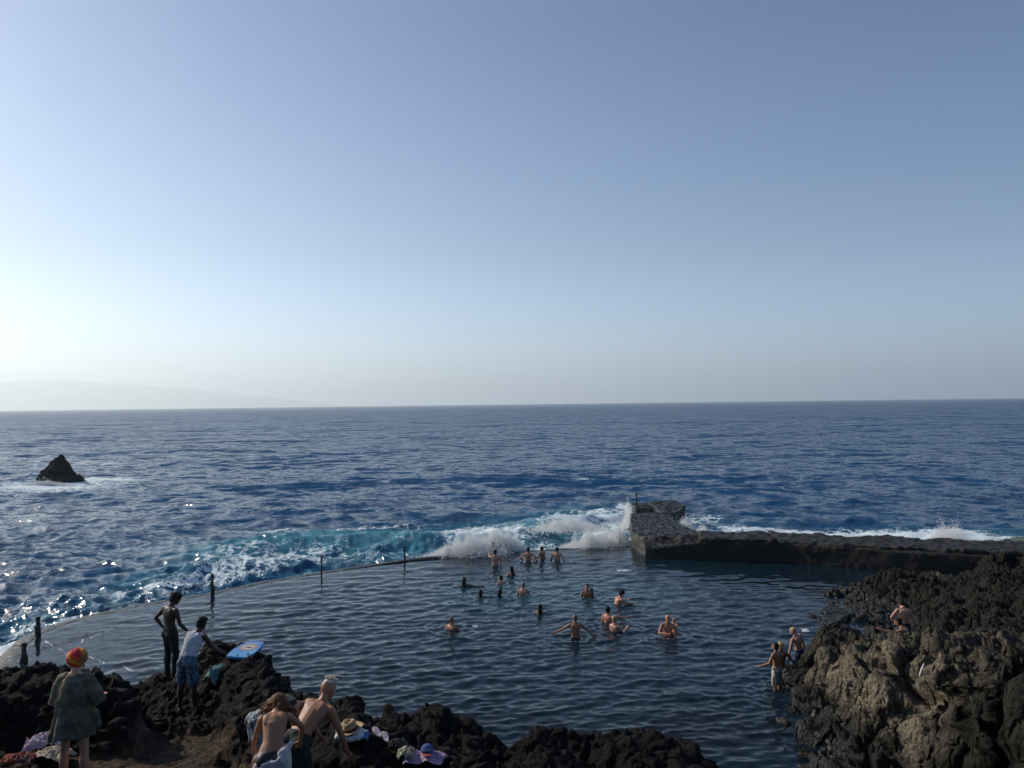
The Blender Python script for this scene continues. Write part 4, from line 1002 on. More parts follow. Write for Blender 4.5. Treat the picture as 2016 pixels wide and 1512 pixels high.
# rocky shore group at the right
STR = NT('striped_trunks'); _p = STR.coord(); _w = STR.n('ShaderNodeTexWave'); _w.bands_direction = 'X'; STR.set(_w.inputs['Vector'], _p); _w.inputs['Scale'].default_value = 9
STRIPE = STR.done(STR.bsdf(STR.mix(STR.ramp01(_w.outputs['Fac'], .4, .6), (.10, .08, .06), (.62, .58, .46)), .8))
def stander(px, pref, ph, D_, label, yaw, skn, hair, hc, H=1.74, vox=.009, trunks=None, upto=.6, group=None, snap=False, **kw):
    """figure fixed by photo x, head-top row and distance"""
    F = Fig(H=H, **kw)
    top = max(F.hc.z+.125*F.k*F.hu.z, F.hc.z+.07)
    Rz = Matrix.Rotation(yaw, 3, 'Z'); off = Rz @ Vector((F.hc.x, F.hc.y, 0))
    if snap:      # choose the distance at which the feet meet the ground
        best = None
        for dd in np.linspace(D_-1.0, D_+1.3, 47):
            q = P(px, ph, float(dd)); fx, fy = q.x-off.x, q.y-off.y
            e = abs(q.z-top+F.floor-topz(fx, fy))
            if best is None or e < best[0]: best = (e, float(dd))
        print('SNAP', label[:30], D_, best); D_ = best[1]
    q = P(px, ph, D_)
    r = place_fig(F, label, (q.x-off.x, q.y-off.y, q.z-top), yaw, group)
    F.build(r, SK[skn], vox, 3)
    if hair: F.hair(r, hair, HM[hc], vox, int(px))
    if trunks: F.shorts(r, trunks, upto)
    return F, r
stander(1526, 0, 1265, 20.3, 'dark-haired boy in cream striped trunks wading with his arms held forward', .75, 'tan', 'short', 'black', H=1.50, trunks=STRIPE, upto=.95, ua=((-.35, .30, -.95), (.55, .0, -.8)), fa=((-.40, .85, -.35), (.3, .7, -.55)))
stander(1537, 0, 1265, 20.9, 'fair-haired child half hidden behind the boy in striped trunks', -.4, 'brown', 'curly', 'blond', H=1.45, trunks=TR_D, ua=((-.4, .2, -.9), (.6, .2, -.8)), fa=((-.1, .6, -.7), (.35, .6, -.6)))
stander(1561, 0, 1235, 22.6, 'fair-skinned boy leaning left beside the rock edge with his arms hanging', .45, 'pale', 'crop', 'blond', H=1.62, trunks=TR_B, up=(-.28, .12, 1), waist=(-.05, 0, 1), head=(-.25, .3, .9), face=(-.5, .8, -.3), ua=((-.25, .1, -1), (.35, -.1, -.95)), fa=((-.2, .1, -1), (.15, .1, -1)))
stander(1775, 0, 1186, 21.6, 'bare-backed boy standing with bent head on the rock ledge', -.1, 'pale', 'curly', 'black', H=1.60, trunks=TR_D, head=(.05, .75, .7), face=(0, .5, -.9), ua=((-.75, -.2, -.75), (.35, -.1, -1)), fa=((.45, .45, -.8), (.05, .15, -1)))
stander(1768, 0, 1217, 20.9, 'dark-haired person sitting low in the rocks in front of the standing boy', .9, 'tan', 'short', 'black', H=1.65, trunks=TR_D, up=(0, .45, .9), waist=(0, .2, 1), ua=((-.5, .8, -.3), (.3, .6, -.7)), fa=((-.3, .9, .35), (-.1, .9, .1)), th=((-.2, 1, .3), (.2, 1, .3)), sh=((-.1, .3, -1), (.1, .3, -1)))

# ---- foreground people ----
# bare-chested youth
TRK = mat_simple('black_trousers', (.010, .010, .012), .8, .3)
F, r = stander(345, 0, 1169, 15.9, 'slim bare-chested youth with dark curly hair and black trousers', -.55, 'dark', 'curly', 'black', H=1.76, vox=.009, snap=True,
  up=(.05, .06, 1), waist=(-.05, -.02, 1), head=(.05, .45, .9), face=(.25, .85, -.45), ua=((-.62, -.45, -.8), (.25, .15, -.95)), fa=((.62, .25, -.72), (.35, .55, -.75)), th=((-.04, .04, -1), (.07, .10, -1)), sh=((.0, -.06, -1), (.03, -.10, -1)))
F.shorts(r, TRK, 1.93, .012, 'trousers', flare=.004)
# man in the white vest
def clothmat(name, cols, scale=8, rough=.85, thr=(.45, .55)):
    t = NT(name); pos = t.coord(); v = t.noise(pos, scale, 3, .6)
    c = t.mix(t.ramp01(v, *thr), cols[0], cols[1])
    if len(cols) > 2: c = t.mix(t.ramp01(t.noise(t.vmath('ADD', pos, (3, 1, 7)), scale*1.2, 3, .6), .52, .60), c, cols[2])
    weave = t.noise(pos, 160, 2)
    return t.done(t.bsdf(c, rough, t.bump(t.math('ADD', t.noise(pos, 12, 4, .6), t.math('MULTIPLY', weave, .2)), .5, .02)))
VEST = clothmat('white_vest', [(.40, .42, .46), (.50, .52, .56)], 5)
FLORAL = clothmat('floral_shorts', [(.012, .028, .055), (.07, .15, .21), (.20, .26, .28)], 14)
F, r = stander(397, 0, 1217, 14.6, 'man in a white sleeveless vest and blue floral shorts bending forward over the rock', -.25, 'dark', 'short', 'black', H=1.75, vox=.008, snap=True, fat=1.15,
  up=(.10, .62, .80), waist=(.02, .35, 1), head=(.05, .55, .85), face=(.1, .9, -.45), ua=((-.55, .25, -.85), (.35, .45, -.85)), fa=((.25, .95, -.35), (.10, .85, -.6)), th=((-.13, .02, -1), (.13, -.02, -1)), sh=((-.06, -.02, -1), (.10, -.04, -1)), toes=((-.3, 1, 0), (.9, .5, 0)))
F.shorts(r, FLORAL, .78, .016, 'shorts', flare=.022, wr=.012)
bm = bmesh.new(); k = F.k; rows = [(F.pel+F.lo*.04*k, F.s0, F.f0, .168, .122), (F.waist, F.s0, F.f0, .152, .108), (F.chest, F.s, F.f, .170, .122), (F.chest.lerp(F.neck, .5), F.s, F.f, .170, .116), (F.chest.lerp(F.neck, .9), F.s, F.f, .118, .088)]
loft(bm, [ering(c-f*.008*k, sd, f, (w_+.010)*k, (d_+.010)*k, 20) for c, sd, f, w_, d_ in rows])
for sg in (-1, 1): ball(bm, F.chest.lerp(F.neck, .38)+F.s*sg*.080*k-F.f*.082*k, (.070*k, .040*k, .098*k), (F.s, F.f, F.up))
for i in (0, 1): limb(bm, [F.chest.lerp(F.neck, .6)+F.s*(-.10, .10)[i]*k, F.neck.lerp(F.shl[i], .50)+F.up*.022*k], [.055*k, .046*k])
bmesh.ops.recalc_face_normals(bm, faces=bm.faces); me = remeshed(bm, .010, 2); noisy(me, .010, 13, 3); link_mesh('vest', me, VEST, r)
# short twisted locks on top
bm = bmesh.new(); rg = random.Random(5)
for q in range(34):
    a = rg.uniform(0, 6.28); b = rg.uniform(.1, 1.0); d = (F.hs*math.cos(a)*b+F.hf*math.sin(a)*b+F.hu*.9).normalized()
    p0 = F.hc+F.hu*.02*k+d*.085*k; limb(bm, [p0, p0+d*.02*k, p0+(d+F.hs*rg.uniform(-.6, .6)+F.hf*rg.uniform(-.6, .6)).normalized()*.045*k], [.010*k, .010*k, .007*k], 6)
bm_obj('hair_lock', bm, HM['black'], r)

# woman in the patterned robe and turban
ROBE = clothmat('patterned_robe', [(.060, .058, .044), (.115, .105, .080), (.14, .11, .045)], 7)
F = Fig(H=1.72, sex='f', up=(0, .02, 1), head=(-.02, .12, 1), ua=((-.30, .10, -.95), (.26, .20, -.95)), fa=((-.05, .75, -.5), (-.25, .9, -.2)), th=((-.10, .0, -1), (.06, .02, -1)), sh=((.0, -.02, -1), (.03, -.02, -1)))
q = P(148, 1286, 9.75); rt = place_fig(F, 'woman in a loose dark patterned robe and bright red and yellow turban seen from behind', (q.x, q.y, q.z-F.hc.z-.115), -.05)
F.build(rt, SK['pale'], .009, 3)
k = F.k
t = NT('turban_cloth'); pos = t.coord(); sw = t.vmath('ADD', pos, t.vmath('SCALE', t.noise(pos, 9, 2, col=True), sc=.12))
sx_ = t.n('ShaderNodeSeparateXYZ'); t.set(sx_.inputs[0], sw)
wv = t.n('ShaderNodeTexWave'); wv.bands_direction = 'DIAGONAL'; t.set(wv.inputs['Vector'], sw); wv.inputs['Scale'].default_value = 2.6; wv.inputs['Distortion'].default_value = 2.5
c = t.mix(t.ramp01(wv.outputs['Fac'], .30, .55), (.42, .012, .018), (.62, .05, .012))
c = t.mix(t.ramp01(wv.outputs['Fac'], .90, .98), c, (.60, .26, .02))
c = t.mix(t.ramp01(sx_.outputs[0], F.hc.x+.11, F.hc.x+.21), c, (.10, .13, .03))
TUR = t.done(t.bsdf(c, .85, t.bump(t.noise(pos, 16, 4), .4, .02)))
bm = bmesh.new(); ball(bm, F.hc+F.hu*.045*k-F.hf*.015*k, (.125*k, .130*k, .118*k), (F.hs, F.hf, F.hu), 18)
for q_ in range(5):
    a = q_*.62-.6; ax = (F.hu*math.cos(a)+F.hs*math.sin(a)).normalized(); bx = ax.cross(F.hf).normalized()
    pts = [F.hc+F.hu*.045*k+(ax*math.cos(b)*.108+F.hf*math.sin(b)*.118)*k+bx*.03*math.sin(b*1.5)*k for b in np.linspace(-2.9, .3, 12)]
    limb(bm, pts, [.022*k]*12, 8)
limb(bm, [F.hc+F.hs*.10*k-F.hf*.05*k, F.hc+F.hs*.125*k-F.hf*.05*k-F.hu*.06*k, F.hc+F.hs*.115*k-F.hf*.05*k-F.hu*.11*k], [.022*k, .014*k, .007*k], 8)
ball(bm, F.hc+F.hu*.140*k-F.hf*.02*k, (.05*k, .05*k, .03*k), (F.hs, F.hf, F.hu), 10)
bmesh.ops.recalc_face_normals(bm, faces=bm.faces); me = remeshed(bm, .009, 2); link_mesh('turban', me, TUR, rt)
# robe: loose loft with folds, wide sleeves
bm = bmesh.new(); n = 40; rings = []
zt, zb = F.neck.z+.025, F.hip[0].z-.21
prof = [(0, .066, .066), (.05, .110, .085), (.12, .180, .115), (.22, .200, .130), (.40, .200, .140), (.58, .215, .150), (.78, .245, .170), (1.0, .285, .195)]
for i in range(30):
    tt = i/29; wx = np.interp(tt, [p[0] for p in prof], [p[1] for p in prof]); wy = np.interp(tt, [p[0] for p in prof], [p[2] for p in prof]); z = zt+(zb-zt)*tt
    ring = []
    for j in range(n):
        a = 2*math.pi*j/n; fold = 1+.075*max(0, tt-.25)*math.sin(a*7+tt*2)+.05*tt*math.sin(a*12+1)
        droop = -.05*tt*(math.cos(a) < -.3)*tt
        ring.append(Vector((wx*math.cos(a)*fold-.035*tt, wy*math.sin(a)*fold-.01, z+droop)))
    rings.append(ring)
loft(bm, rings)
for i, sg in ((0, -1), (1, 1)):
    s0, e0 = F.shl[i], F.shl[i].lerp(F.elb[i], 1.08)
    pts = [s0-V3(sg*.07, 0, -.01), s0, s0.lerp(e0, .5)+V3(sg*.015, 0, 0), e0+V3(sg*.01, 0, -.03)]
    tube_bm(bm, pts, [.070, .080, .090, .105], 14)
limb(bm, [V3(.16, -.02, zt-.35), V3(.25, .03, zt-.5), V3(.26, .04, zb+.12)], [.03, .05, .06], 10)
bmesh.ops.recalc_face_normals(bm, faces=bm.faces); me = remeshed(bm, .012, 1); noisy(me, .016, 7, 8, 3); link_mesh('robe', me, ROBE, rt)

# blond man bending
BSH = clothmat('dark_green_shorts', [(.006, .010, .009), (.010, .016, .014)], 6)
F, r = stander(646, 0, 1340, 9.45, 'shirtless man with bleached spiky hair and dark shorts bending toward the straw hat', -.38, 'tan', None, 'bleach', H=1.76, vox=.0075,
  up=(.18, .88, .46), waist=(.08, .72, .70), head=(.05, .55, .85), face=(.15, .85, -.5), ua=((-.25, .35, -.95), (.30, .25, -.95)), fa=((.2, .5, -.85), (.05, .45, -1)), th=((-.10, .0, -1), (.10, .10, -1)), sh=((-.02, -.05, -1), (.02, -.1, -1)))
F.shorts(r, BSH, .62, .016, 'shorts', flare=.018, wr=.012)
bm = bmesh.new(); rg = random.Random(8); k = F.k
ball(bm, F.hc+F.hu*.072*k-F.hf*.014*k, (.066*k, .082*k, .050*k), (F.hs, F.hf, F.hu), 14)
for q_ in range(190):
    a = rg.uniform(0, 6.28); b = rg.uniform(0, .95)**.6; d = (F.hs*math.cos(a)*b*.8+F.hf*math.sin(a)*b+F.hu*.75).normalized()
    p0 = F.hc+F.hu*.050*k+d*.080*k; e = p0+(d+F.hs*rg.uniform(-.3, .3)+F.hf*rg.uniform(-.3, .3)).normalized()*rg.uniform(.022, .050)*k
    limb(bm, [p0, p0.lerp(e, .6), e], [.009*k, .006*k, .0025*k], 6)
o = bm_obj('spiky_hair', bm, HM['bleach'], r)

# long-haired woman bending with a towel round her hips
F, r = stander(548, 0, 1376, 8.6, 'long-haired woman with bare back stooping, white towel round her hips', .15, 'tan', None, 'brown', H=1.58, vox=.008, sex='f',
  up=(-.05, .82, .58), waist=(.05, .55, .85), head=(.05, .80, .55), face=(0, .3, -1), ua=((-.35, .10, -1), (.5, .55, -.7)), fa=((.05, .05, -1), (-.2, .5, -.9)), th=((-.10, .1, -1), (.10, .1, -1)), sh=((-.02, -.1, -1), (.02, -.1, -1)))
k = F.k
bm = bmesh.new(); ball(bm, F.hc+F.hu*.02*k-F.hf*.022*k, (.115*k, .120*k, .112*k), (F.hs, F.hf, F.hu), 16)
rg = random.Random(4)
for q_ in range(90):
    a = rg.uniform(-1.6, 1.6); d = (F.hs*math.sin(a)-F.hf*math.cos(a)*.6+F.hu*rg.uniform(-.2, .7)).normalized()
    p0 = F.hc+d*.100*k; L = rg.uniform(.12, .34)*k; ox, oy = rg.uniform(-.15, .13), rg.uniform(-.12, .06)
    pts = [p0]
    for j in range(1, 8):
        tt = j/7; pts.append(p0+d*.045*k*math.sin(tt*2.2)+V3(ox*tt+.020*math.sin(tt*9+q_), oy*tt+.018*math.cos(tt*8+q_*2), -L*tt))
    limb(bm, pts, [.014*k, .017*k, .017*k, .016*k, .014*k, .012*k, .009*k, .005*k], 7)
bmesh.ops.recalc_face_normals(bm, faces=bm.faces); me = remeshed(bm, .008, 1); noisy(me, .006, 45, 2); link_mesh('hair', me, HM['brown'], r)
SWM = mat_simple('black_swimsuit', (.010, .010, .012), .5, .3)
F.shorts(r, SWM, .12, .006, 'swimsuit', hi=.35, wr=.001, flare=0)
TOW = clothmat('white_towel', [(.50, .47, .45), (.62, .58, .55), (.40, .38, .40)], 9)
bm = bmesh.new(); rings = []
for i in range(16):
    tt = i/15; z = .06-.62*tt; ring = []
    for j in range(36):
        a = 2*math.pi*j/36; fold = 1+.08*math.sin(a*9+tt*3)*(.3+tt); ring.append(Vector(((.185+.035*tt)*math.cos(a)*fold+.01, (.155+.03*tt)*math.sin(a)*fold, z+.05*math.cos(a-.6)*(1-tt))))
    rings.append(ring)
loft(bm, rings); limb(bm, [V3(.05, -.08, .02), V3(.14, -.05, .09), V3(.20, .03, .14)], [.03, .05, .03])
bmesh.ops.recalc_face_normals(bm, faces=bm.faces); me = remeshed(bm, .011, 1); noisy(me, .014, 11, 4); tw = link_mesh('towel', me, TOW, None)
tw.location = r.location+V3(0, 0, -.01); tw.rotation_euler = (0, 0, .15); tag(tw, 'white towel wrapped round the hips of the long-haired woman', 'towel')

# second stooping person in denim shorts behind her
DEN = clothmat('denim', [(.10, .14, .18), (.20, .25, .28), (.30, .34, .36)], 16)
F, r = stander(603, 0, 1384, 9.9, 'person in denim shorts bent double behind the long-haired woman', -1.0, 'tan', 'short', 'brown', H=1.68, vox=.009, sex='f',
  up=(0, 1.0, -.06), waist=(0, .85, .55), head=(0, .8, -.6), face=(0, -.2, -1), ua=((-.1, .25, -1), (.15, .35, -1)), fa=((0, .1, -1), (0, .1, -1)), th=((-.12, .12, -1), (.12, .1, -1)), sh=((-.02, -.1, -1), (.02, -.1, -1)))
sh_ = F.shorts(r, DEN, .42, .013, 'denim_shorts', hi=.8, flare=.012, wr=.006)
bm = bmesh.new(); rg = random.Random(3)
for i in (0, 1):
    c0 = F.hip[i].lerp(F.kne[i], .50)
    tube_bm(bm, [c0+V3(math.cos(a_/20*6.2832)*.092, math.sin(a_/20*6.2832)*.092, .012) for a_ in range(21)], .005, 5)
    for q_ in range(26):
        a = q_/26*6.283; p0 = c0+V3(math.cos(a)*.092, math.sin(a)*.092, .01); limb(bm, [p0, p0+V3(rg.uniform(-.012, .012), rg.uniform(-.012, .012), -rg.uniform(.03, .07))], [.003, .0018], 5)
bm_obj('frayed_hem', bm, VEST, sh_)
TOPM = clothmat('dark_top', [(.012, .018, .020), (.022, .030, .032)], 10)
bm = bmesh.new(); F.torso(bm, .012); bmesh.ops.recalc_face_normals(bm, faces=bm.faces); me = remeshed(bm, .011, 2); noisy(me, .006, 14, 3); link_mesh('top', me, TOPM, r)

# ------------------------------------------------------------------ things lying about
def cloth_heap(name, label, cat, loc, size, mat, seed, h=.10, rz=0, n=60, folds=9, drape=.0):
    """crumpled cloth with real thickness"""
    u, v = np.meshgrid(np.linspace(-1, 1, n), np.linspace(-1, 1, n)); u = u.ravel(); v = v.ravel()
    p = np.stack([u*1.2+seed, v*1.2, 0*u], 1); w1 = perlin(p*1.3, seed); w2 = perlin(p*1.3+31, seed)
    r_ = np.clip(np.hypot(u, v*.95), 0, 1.4)
    edge = 1+.16*perlin(np.stack([u*2, v*2, 0*u+4], 1), seed)
    x_ = size[0]*(u*edge+.10*w1); y_ = size[1]*(v*edge+.10*w2)
    rid = 1-np.abs(perlin(np.stack([u*folds*.22+w1*1.2, v*folds*.12+w2, 0*u], 1), seed+3))*2.2
    rid2 = 1-np.abs(perlin(np.stack([u*folds*.5+w2*1.5, v*folds*.4, 0*u+9], 1), seed+5))*2
    z_ = h*(1-.55*r_**2)*.6+h*.55*np.clip(rid, 0, 1)+h*.22*np.clip(rid2, 0, 1)-drape*np.clip(r_-.55, 0, 1)
    me = np_mesh(name, np.stack([x_, y_, z_], 1), grid_quads(n, n))
    o = link_mesh(name, me, mat); o.location = loc; o.rotation_euler = (0, 0, rz)
    s_ = o.modifiers.new('thickness', 'SOLIDIFY'); s_.thickness = .006; s_.offset = 0
    tag(o, label, cat); return o
def surf(px, py, z): p = G(px, py, z); return (p.x, p.y, z)
def stripemat(name, cols, scale=14, dirn='X', bump=.4):
    t = NT(name); pos = t.coord(); w_ = t.n('ShaderNodeTexWave'); w_.bands_direction = dirn; t.set(w_.inputs['Vector'], pos); w_.inputs['Scale'].default_value = scale; w_.inputs['Distortion'].default_value = .6
    c = t.mix(t.ramp01(w_.outputs['Fac'], .35, .5), cols[0], cols[1])
    if len(cols) > 2: c = t.mix(t.ramp01(w_.outputs['Fac'], .78, .88), c, cols[2])
    return t.done(t.bsdf(c, .9, t.bump(t.noise(pos, 120, 2), bump, .004)))
# bodyboard
def bodyboard():
    p = P(486, 1272, 14.9); zz = max(topz(p.x+a_, p.y+b_) for a_ in (-.2, 0, .2) for b_ in (-.35, 0, .3))+.012
    root = empty('bodyboard', (p.x, p.y, zz)); tag(root, 'blue bodyboard with a round cream emblem lying on the highest rock', 'bodyboard')
    L, W_ = .84, .24
    def outline(sc=1.0, n=14):
        pts = []
        # tail (near) square with rounded corners, nose (far) narrower
        prof = [(-1, 0), (-1, .62), (-.96, .84), (-.84, .92), (-.3, 1.0), (.3, .98), (.7, .82), (.93, .62), (1.0, .45), (1.02, 0)]
        for a, b in prof: pts.append((b*W_*sc, a*L/2*sc))
        for a, b in prof[-2:0:-1]: pts.append((-b*W_*sc, a*L/2*sc))
        return pts
    def slab(name, sc, z0, z1, mat, par, bev=.012):
        bm = bmesh.new(); o1 = outline(sc)
        lo = [bm.verts.new((x, y, z0)) for x, y in o1]; hi = [bm.verts.new((x, y, z1)) for x, y in o1]
        n = len(o1); bm.faces.new(lo[::-1]); bm.faces.new(hi)
        for i in range(n): bm.faces.new((lo[i], lo[(i+1) % n], hi[(i+1) % n], hi[i]))
        bmesh.ops.bevel(bm, geom=[e for e in bm.edges], offset=bev, segments=2, affect='EDGES')
        return bm_obj(name, bm, mat, par, False)
    t = NT('board_deck'); pos = t.coord()
    g = t.n('ShaderNodeSeparateXYZ'); t.set(g.inputs[0], pos)
    c = t.mix(t.ramp01(g.outputs[1], -.35, .4), (.07, .28, .56), (.07, .18, .46))
    c = t.mix(t.ramp01(t.noise(pos, 6, 4), .5, .7), c, (.14, .38, .62))
    deck = slab('deck', 1.0, 0, .045, t.done(t.bsdf(c, .35)), root)
    slab('slick_base', .965, -.018, .006, mat_simple('board_rail', (.015, .045, .16), .4), root, .006)
    def disc(name, r0, r1, z, mat, par, n=32, jag=0):
        bm = bmesh.new(); cy = .06
        inn = [bm.verts.new((r0*math.cos(6.2832*i/n)*1.1, cy+r0*math.sin(6.2832*i/n), z)) for i in range(n)] if r0 else None
        out_ = [bm.verts.new(((r1+jag*(i % 2))*math.cos(6.2832*i/n)*1.1, cy+(r1+jag*(i % 2))*math.sin(6.2832*i/n), z)) for i in range(n)]
        if inn:
            for i in range(n): bm.faces.new((inn[i], out_[i], out_[(i+1) % n], inn[(i+1) % n]))
        else: bm.faces.new(out_)
        return bm_obj(name, bm, mat, par, False)
    e = disc('emblem', 0, .150, .0480, mat_simple('emblem_orange', (.42, .26, .17), .5), deck, 40, .010)
    disc('emblem_ring', 0, .112, .0495, mat_simple('emblem_cream', (.50, .48, .42), .5), deck)
    bm = bmesh.new(); tube_bm(bm, [(-.075, .045, .051), (-.03, .085, .053), (.02, .075, .053), (.085, .10, .051)], [.006, .022, .026, .004], 8); o = bm_obj('emblem_wave', bm, mat_simple('emblem_dark', (.06, .08, .10), .5), deck); o.scale = (1, 1, .2); o.location = (0, -.02, .042)
    bm = bmesh.new(); prism(bm, [(-.13, .235), (.13, .235), (.12, .275), (-.12, .275)], .0478, .0505); bm_obj('stripe_print', bm, mat_simple('print_white', (.45, .52, .58), .5), deck, False)
    bm = bmesh.new(); tube_bm(bm, [(0, -.36, .045), (0, -.36, .062)], [.014, .012], 12); bm_obj('leash_plug', bm, TRK, deck)
    root.rotation_euler = (R(3), R(2), R(-9))
    return root
board = bodyboard()

# straw hat on a bundle of clothes
h0 = hit(689, 1448) or G(689, 1448, 3.1)
D0 = h0.y
def hat():
    p = P(689, 1436, D0); root = empty('straw_hat', p); tag(root, 'straw hat with a dark band lying on a bundle of white clothes', 'hat')
    STR_ = NT('straw'); pos = STR_.coord(); wv = STR_.n('ShaderNodeTexWave'); wv.wave_type = 'RINGS'; wv.rings_direction = 'Z'; STR_.set(wv.inputs['Vector'], pos); wv.inputs['Scale'].default_value = 40
    sm = STR_.done(STR_.bsdf(STR_.mix(STR_.noise(pos, 60, 3), (.30, .19, .09), (.50, .34, .17)), .7, STR_.bump(wv.outputs['Fac'], .4, .004)))
    bm = bmesh.new(); n = 40
    prof = [(.105, .0), (.14, .002), (.175, .008), (.182, .014), (.180, .018), (.14, .009), (.100, .008)]
    rings = []
    for rr_, zz in prof:
        rings.append([V3(rr_*1.05*math.cos(6.2832*i/n), rr_*math.sin(6.2832*i/n), zz+(.030*(abs(math.cos(6.2832*i/n))**3)*(rr_-.1)/.08)) for i in range(n)])
    loft_open = [[bm.verts.new(v) for v in r_] for r_ in rings]
    for a, b in zip(loft_open, loft_open[1:]+loft_open[:1]):
        for i in range(n): bm.faces.new((a[i], a[(i+1) % n], b[(i+1) % n], b[i]))
    bm_obj('brim', bm, sm, root)
    bm = bmesh.new(); rings = []
    for rr_, zz, dent in [(.102, .0, 0), (.099, .04, 0), (.092, .085, 0), (.084, .112, 0), (.070, .121, .0), (.052, .112, .3), (.030, .098, .6), (.008, .094, .8)]:
        rings.append([V3(rr_*(1-.12*(zz > .06)*abs(math.sin(6.2832*i/n)))*.92*math.cos(6.2832*i/n), rr_*1.05*math.sin(6.2832*i/n), zz+.012*(zz > .08)*math.cos(2*6.2832*i/n)) for i in range(n)])
    loft(bm, rings); cr_ = bm_obj('crown', bm, sm, root)
    bm = bmesh.new(); rings = []
    for rr_, zz in [(.1025, .008), (.1045, .010), (.1030, .036), (.1000, .037)]:
        rings.append([V3(rr_*.925*math.cos(6.2832*i/n), rr_*1.055*math.sin(6.2832*i/n), zz) for i in range(n)])
    lo_ = [[bm.verts.new(v) for v in r_] for r_ in rings]
    for a, b in zip(lo_, lo_[1:]+lo_[:1]):
        for i in range(n): bm.faces.new((a[i], a[(i+1) % n], b[(i+1) % n], b[i]))
    bm_obj('hat_band', bm, TRK, root)
    root.rotation_euler = (R(8), R(-4), R(-20)); return p
hp = hat()
WH = clothmat('white_cotton', [(.55, .56, .60), (.68, .68, .70)], 9)
bm = bmesh.new(); ball(bm, V3(0, 0, 0), (.20, .15, .055)); ball(bm, V3(-.06, -.03, .012), (.13, .12, .05)); ball(bm, V3(.12, .05, -.005), (.12, .09, .045)); limb(bm, [V3(-.17, -.05, -.01), V3(0, -.13, 0), V3(.16, -.06, .0)], [.035, .04, .03])
bmesh.ops.recalc_face_normals(bm, faces=bm.faces); me = remeshed(bm, .008, 1); noisy(me, .030, 9, 2, 4); o = link_mesh('clothes_bundle', me, WH); o.location = hp+V3(.015, -.01, -.062); tag(o, 'crumpled bundle of white clothes under the straw hat', 'clothes')
o = cloth_heap('blue_cloth', 'small blue cloth sticking out under the white clothes bundle', 'cloth', hp+V3(.15, -.03, -.115), (.11, .09), clothmat('blue_cotton', [(.05, .14, .36), (.10, .22, .45)], 9), 4, .06)
# flip-flops
def sandal(px, py, yaw, label):
    h_ = hit(px, py) or G(px, py, 3.0); n_ = 18
    root = empty('sandal', h_+V3(0, 0, .03), yaw); tag(root, label, 'sandal', 'pair of sandals on the rock')
    def shape(sc): 
        return [((.040+.008*math.sin(2*math.pi*i/n_))*sc*math.cos(2*math.pi*i/n_), .125*sc*math.sin(2*math.pi*i/n_)) for i in range(n_)]
    bm = bmesh.new(); prism(bm, shape(1), 0, .016); bmesh.ops.bevel(bm, geom=list(bm.edges), offset=.003, segments=1, affect='EDGES'); bm_obj('sole', bm, mat_simple('sandal_sole', (.30, .24, .27), .7), root, False)
    bm = bmesh.new(); prism(bm, shape(.90), .0155, .0185); bm_obj('footbed', bm, mat_simple('sandal_bed', (.48, .42, .47), .7), root, False)
    for sg in (-1, 1):
        bm = bmesh.new(); tube_bm(bm, [(0, .075, .018), (sg*.02, .05, .045), (sg*.036, .0, .035), (sg*.040, -.03, .014)], [.004, .006, .006, .004], 8); bm_obj('strap', bm, mat_simple('sandal_strap', (.35, .25, .30), .5), root)
    root.rotation_euler = (R(12), 0, yaw)
sandal(742, 1447, R(35), 'pale sandal nearer the straw hat')
sandal(758, 1456, R(28), 'pale sandal farther from the straw hat')
# towels
AQ = stripemat('aqua_towel', [(.08, .26, .28), (.015, .05, .07), (.30, .48, .34)], 7, 'Y')
h_ = hit(428, 1322) or G(428, 1322, 2.5)
tq = cloth_heap('towel', 'aqua and green striped towel draped over the rock below the bodyboard', 'towel', h_+V3(0, .02, .03), (.17, .24), AQ, 6, .06, R(-25), folds=6, drape=.25)
PK = clothmat('lilac_towel', [(.32, .23, .36), (.42, .29, .39), (.22, .17, .30)], 4)
h_ = hit(838, 1506) or G(838, 1506, 2.8)
cloth_heap('towel', 'lilac towel spread on the rocks at the bottom edge', 'towel', h_+V3(0, -.05, .10), (.26, .16), PK, 7, .07, R(-8), folds=4, drape=.05)
# blue cap with pale lettering on it
def cap():
    p = (hit(842, 1504) or h_)+V3(0, -.06, .20)
    root = empty('cap', p, R(10)); tag(root, 'blue cap with a pale letter patch lying on the lilac towel', 'cap')
    bm = bmesh.new(); rings = []
    for i in range(8):
        a = i/7*1.45; rings.append([V3(.085*math.cos(a)*math.cos(6.2832*j/20), .095*math.cos(a)*math.sin(6.2832*j/20), .085*math.sin(a)) for j in range(20)])
    loft(bm, rings); cr_ = bm_obj('crown', bm, clothmat('cap_cloth', [(.03, .05, .18), (.05, .08, .25)], 12), root)
    bm = bmesh.new(); pts = [(-.075, -.05), (-.07, -.11), (-.035, -.155), (.035, -.155), (.07, -.11), (.075, -.05)]
    prism(bm, pts, -.004, .002); bm_obj('peak', bm, mat_simple('cap_peak', (.35, .06, .07), .7), root, False)
    cu = bpy.data.curves.new('letters', 'FONT'); cu.body = 'LOVE'; cu.size = .040; cu.extrude = .001; cu.align_x = 'CENTER'
    to = bpy.data.objects.new('letters', cu); COL.objects.link(to); bpy.context.view_layer.update()
    me = bpy.data.meshes.new_from_object(to.evaluated_get(bpy.context.evaluated_depsgraph_get())); bpy.data.objects.remove(to)
    lt = link_mesh('lettering', me, mat_simple('cap_letters', (.6, .62, .68), .6), cr_, False); lt.location = (0, -.088, .028); lt.rotation_euler = (R(72), 0, 0)
cap()
BE = stripemat('beige_shawl', [(.42, .36, .26), (.22, .12, .08), (.50, .46, .36)], 16, 'X')
h_ = hit(800, 1506) or G(800, 1506, 2.8)
